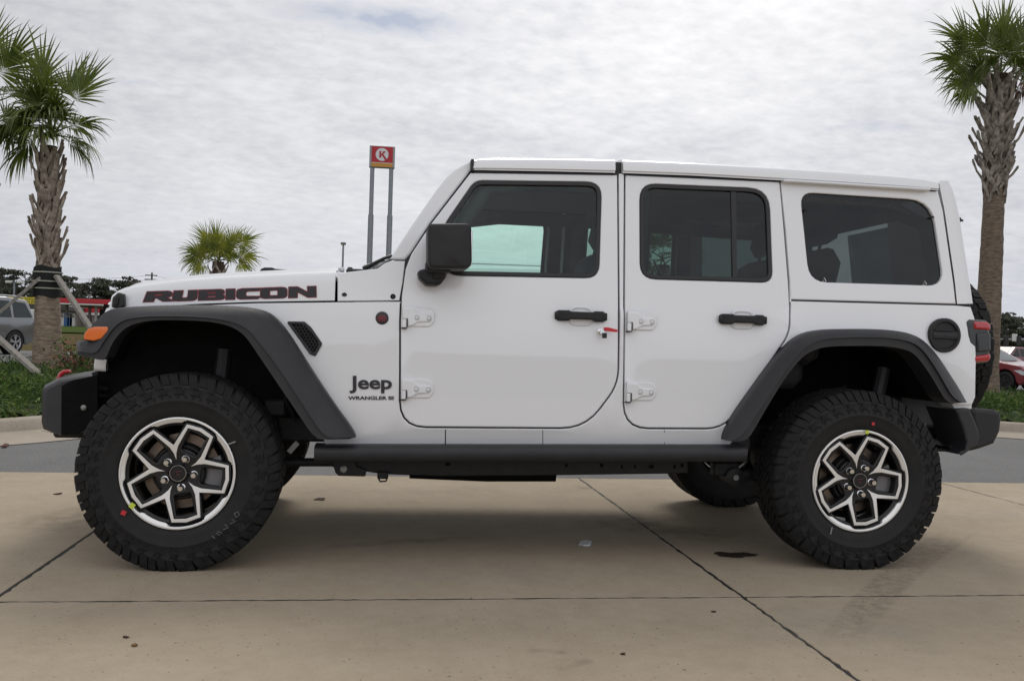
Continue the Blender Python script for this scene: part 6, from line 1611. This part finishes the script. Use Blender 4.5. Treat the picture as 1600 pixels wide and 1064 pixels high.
def tree(name, label, x, y, h, w, seed, kind='pine', clumps=12, leaves=90, group='trees beyond the station'):
    r = random.Random(seed); g = gh(x, y); e = empty(name, (x, y, g), label, 'tree', group)
    tb = MB(); lf = MB(); lean = r.uniform(-.03, .03)*h; top = Vector((x+lean, y, g+h*.93))
    tb.tube([(x, y, g-.2), (x+lean*.3, y, g+h*.4), tuple(top)], [h*.020+.05, h*.015+.03, .04], 8)
    for k in range(clumps):
        t = r.uniform(.50, .98) if kind == 'pine' else r.uniform(.3, .95); c = Vector((x, y, g)).lerp(top, t); a = r.uniform(0, 6.28)
        sp_ = w*.5*(1.15-abs(t-.72)*1.3)*r.uniform(.35, 1.0); q = c+Vector((math.cos(a)*sp_, math.sin(a)*sp_, h*r.uniform(0, .06)))
        tb.tube([c-Vector((0, 0, h*.05)), c.lerp(q, .5)+Vector((0, 0, .1)), q], [.08, .05, .025], 5)
        if kind != 'bare': leaf_cloud(lf, q, w*r.uniform(.10, .22), h*r.uniform(.03, .065), int(leaves*r.uniform(.5, 1.1)), r, w*.020)
        else:
            for i in range(14):
                d = Vector((r.gauss(0, 1), r.gauss(0, 1), r.gauss(.6, .6))).normalized()*w*r.uniform(.1, .28); tb.tube([q, q+d*.5+Vector((0, 0, .1)), q+d], [.03, .02, .008], 3)
    tb.build('trunk', M_BARK if kind != 'bare' else M_BARE, e, 40)
    if kind != 'bare': link('crown', lf.mesh('crown'), M_LF, e, 0)
YT = 190.
for i, (px, pt, w, kind, lab) in enumerate(((40, 421, 9, 'pine', 'dark round headed pine above the grey SUV roof'), (5, 420, 10, 'pine', 'pine cut by the left edge of the photo'), (20, 432, 7, 'bare', 'bare pale grey tree between the two left pines'),
        (117, 429, 11, 'pine', 'broad dark pine just right of the palm trunk'), (140, 431, 11, 'pine', 'tall dark pine, second to the right of the palm trunk'), (172, 441, 8, 'pine', 'lower dark pine left of the spreading one'), (201, 433, 9, 'pine', 'spreading umbrella shaped pine left of the utility pole'), (60, 436, 8, 'bare', 'bare pale tree half hidden by the palm trunk'), (-25, 424, 10, 'pine', 'pine just outside the left edge'))):
    q = S(px, pt, YT+i*2); g = gh(q.x, YT+i*2); tree('pine_tree' if kind == 'pine' else 'bare_tree', lab, q.x, YT+i*2, q.z-g, w, 40+i, kind, 15 if kind == 'pine' else 12, 130)
YR = 150.
for i, (px, pt, w, lab) in enumerate(((1562, 489, 9, 'dark leafy tree right of the palm above the signal arm'), (1584, 486, 10, 'tallest dark leafy tree at the right edge'), (1606, 488, 10, 'dark tree cut by the right edge of the photo'), (1545, 494, 8, 'dark tree half hidden by the right palm trunk'))):
    q = S(px, pt, YR+i*3); g = -.3; tree('leafy_tree', lab, q.x, YR+i*3, q.z-g, w, 70+i, 'oak', 26, 130, 'trees behind the traffic signal')
# far woods that read as one mass
def woods(name, label, x0, x1, y, hmin, hmax, n, seed, step=3.2, mats_=None):
    r = random.Random(seed); mb = MB(); x = x0
    while x < x1:
        h = r.uniform(hmin, hmax); g = gh(x, y); yy = y+r.uniform(-6, 6)
        for k in range(5): leaf_cloud(mb, (x+r.uniform(-2, 2), yy, g+h*(k+.5)/5.5), 2.4*(1.1-.12*k), h*.14, n, r, .50)
        x += step*r.uniform(.6, 1.3)
    o = link(name, mb.mesh(name), mats_ or M_LF, None, 0); tag(o, label, 'woods', kind='stuff')
woods('woods', 'brown green woods along the horizon behind the station', -135, 40, 206, 7.5, 10.5, 170, 90, mats_=M_LB)
woods('woods', 'dark green woods along the horizon behind the signal', 40, 190, 175, 6, 9, 130, 91)
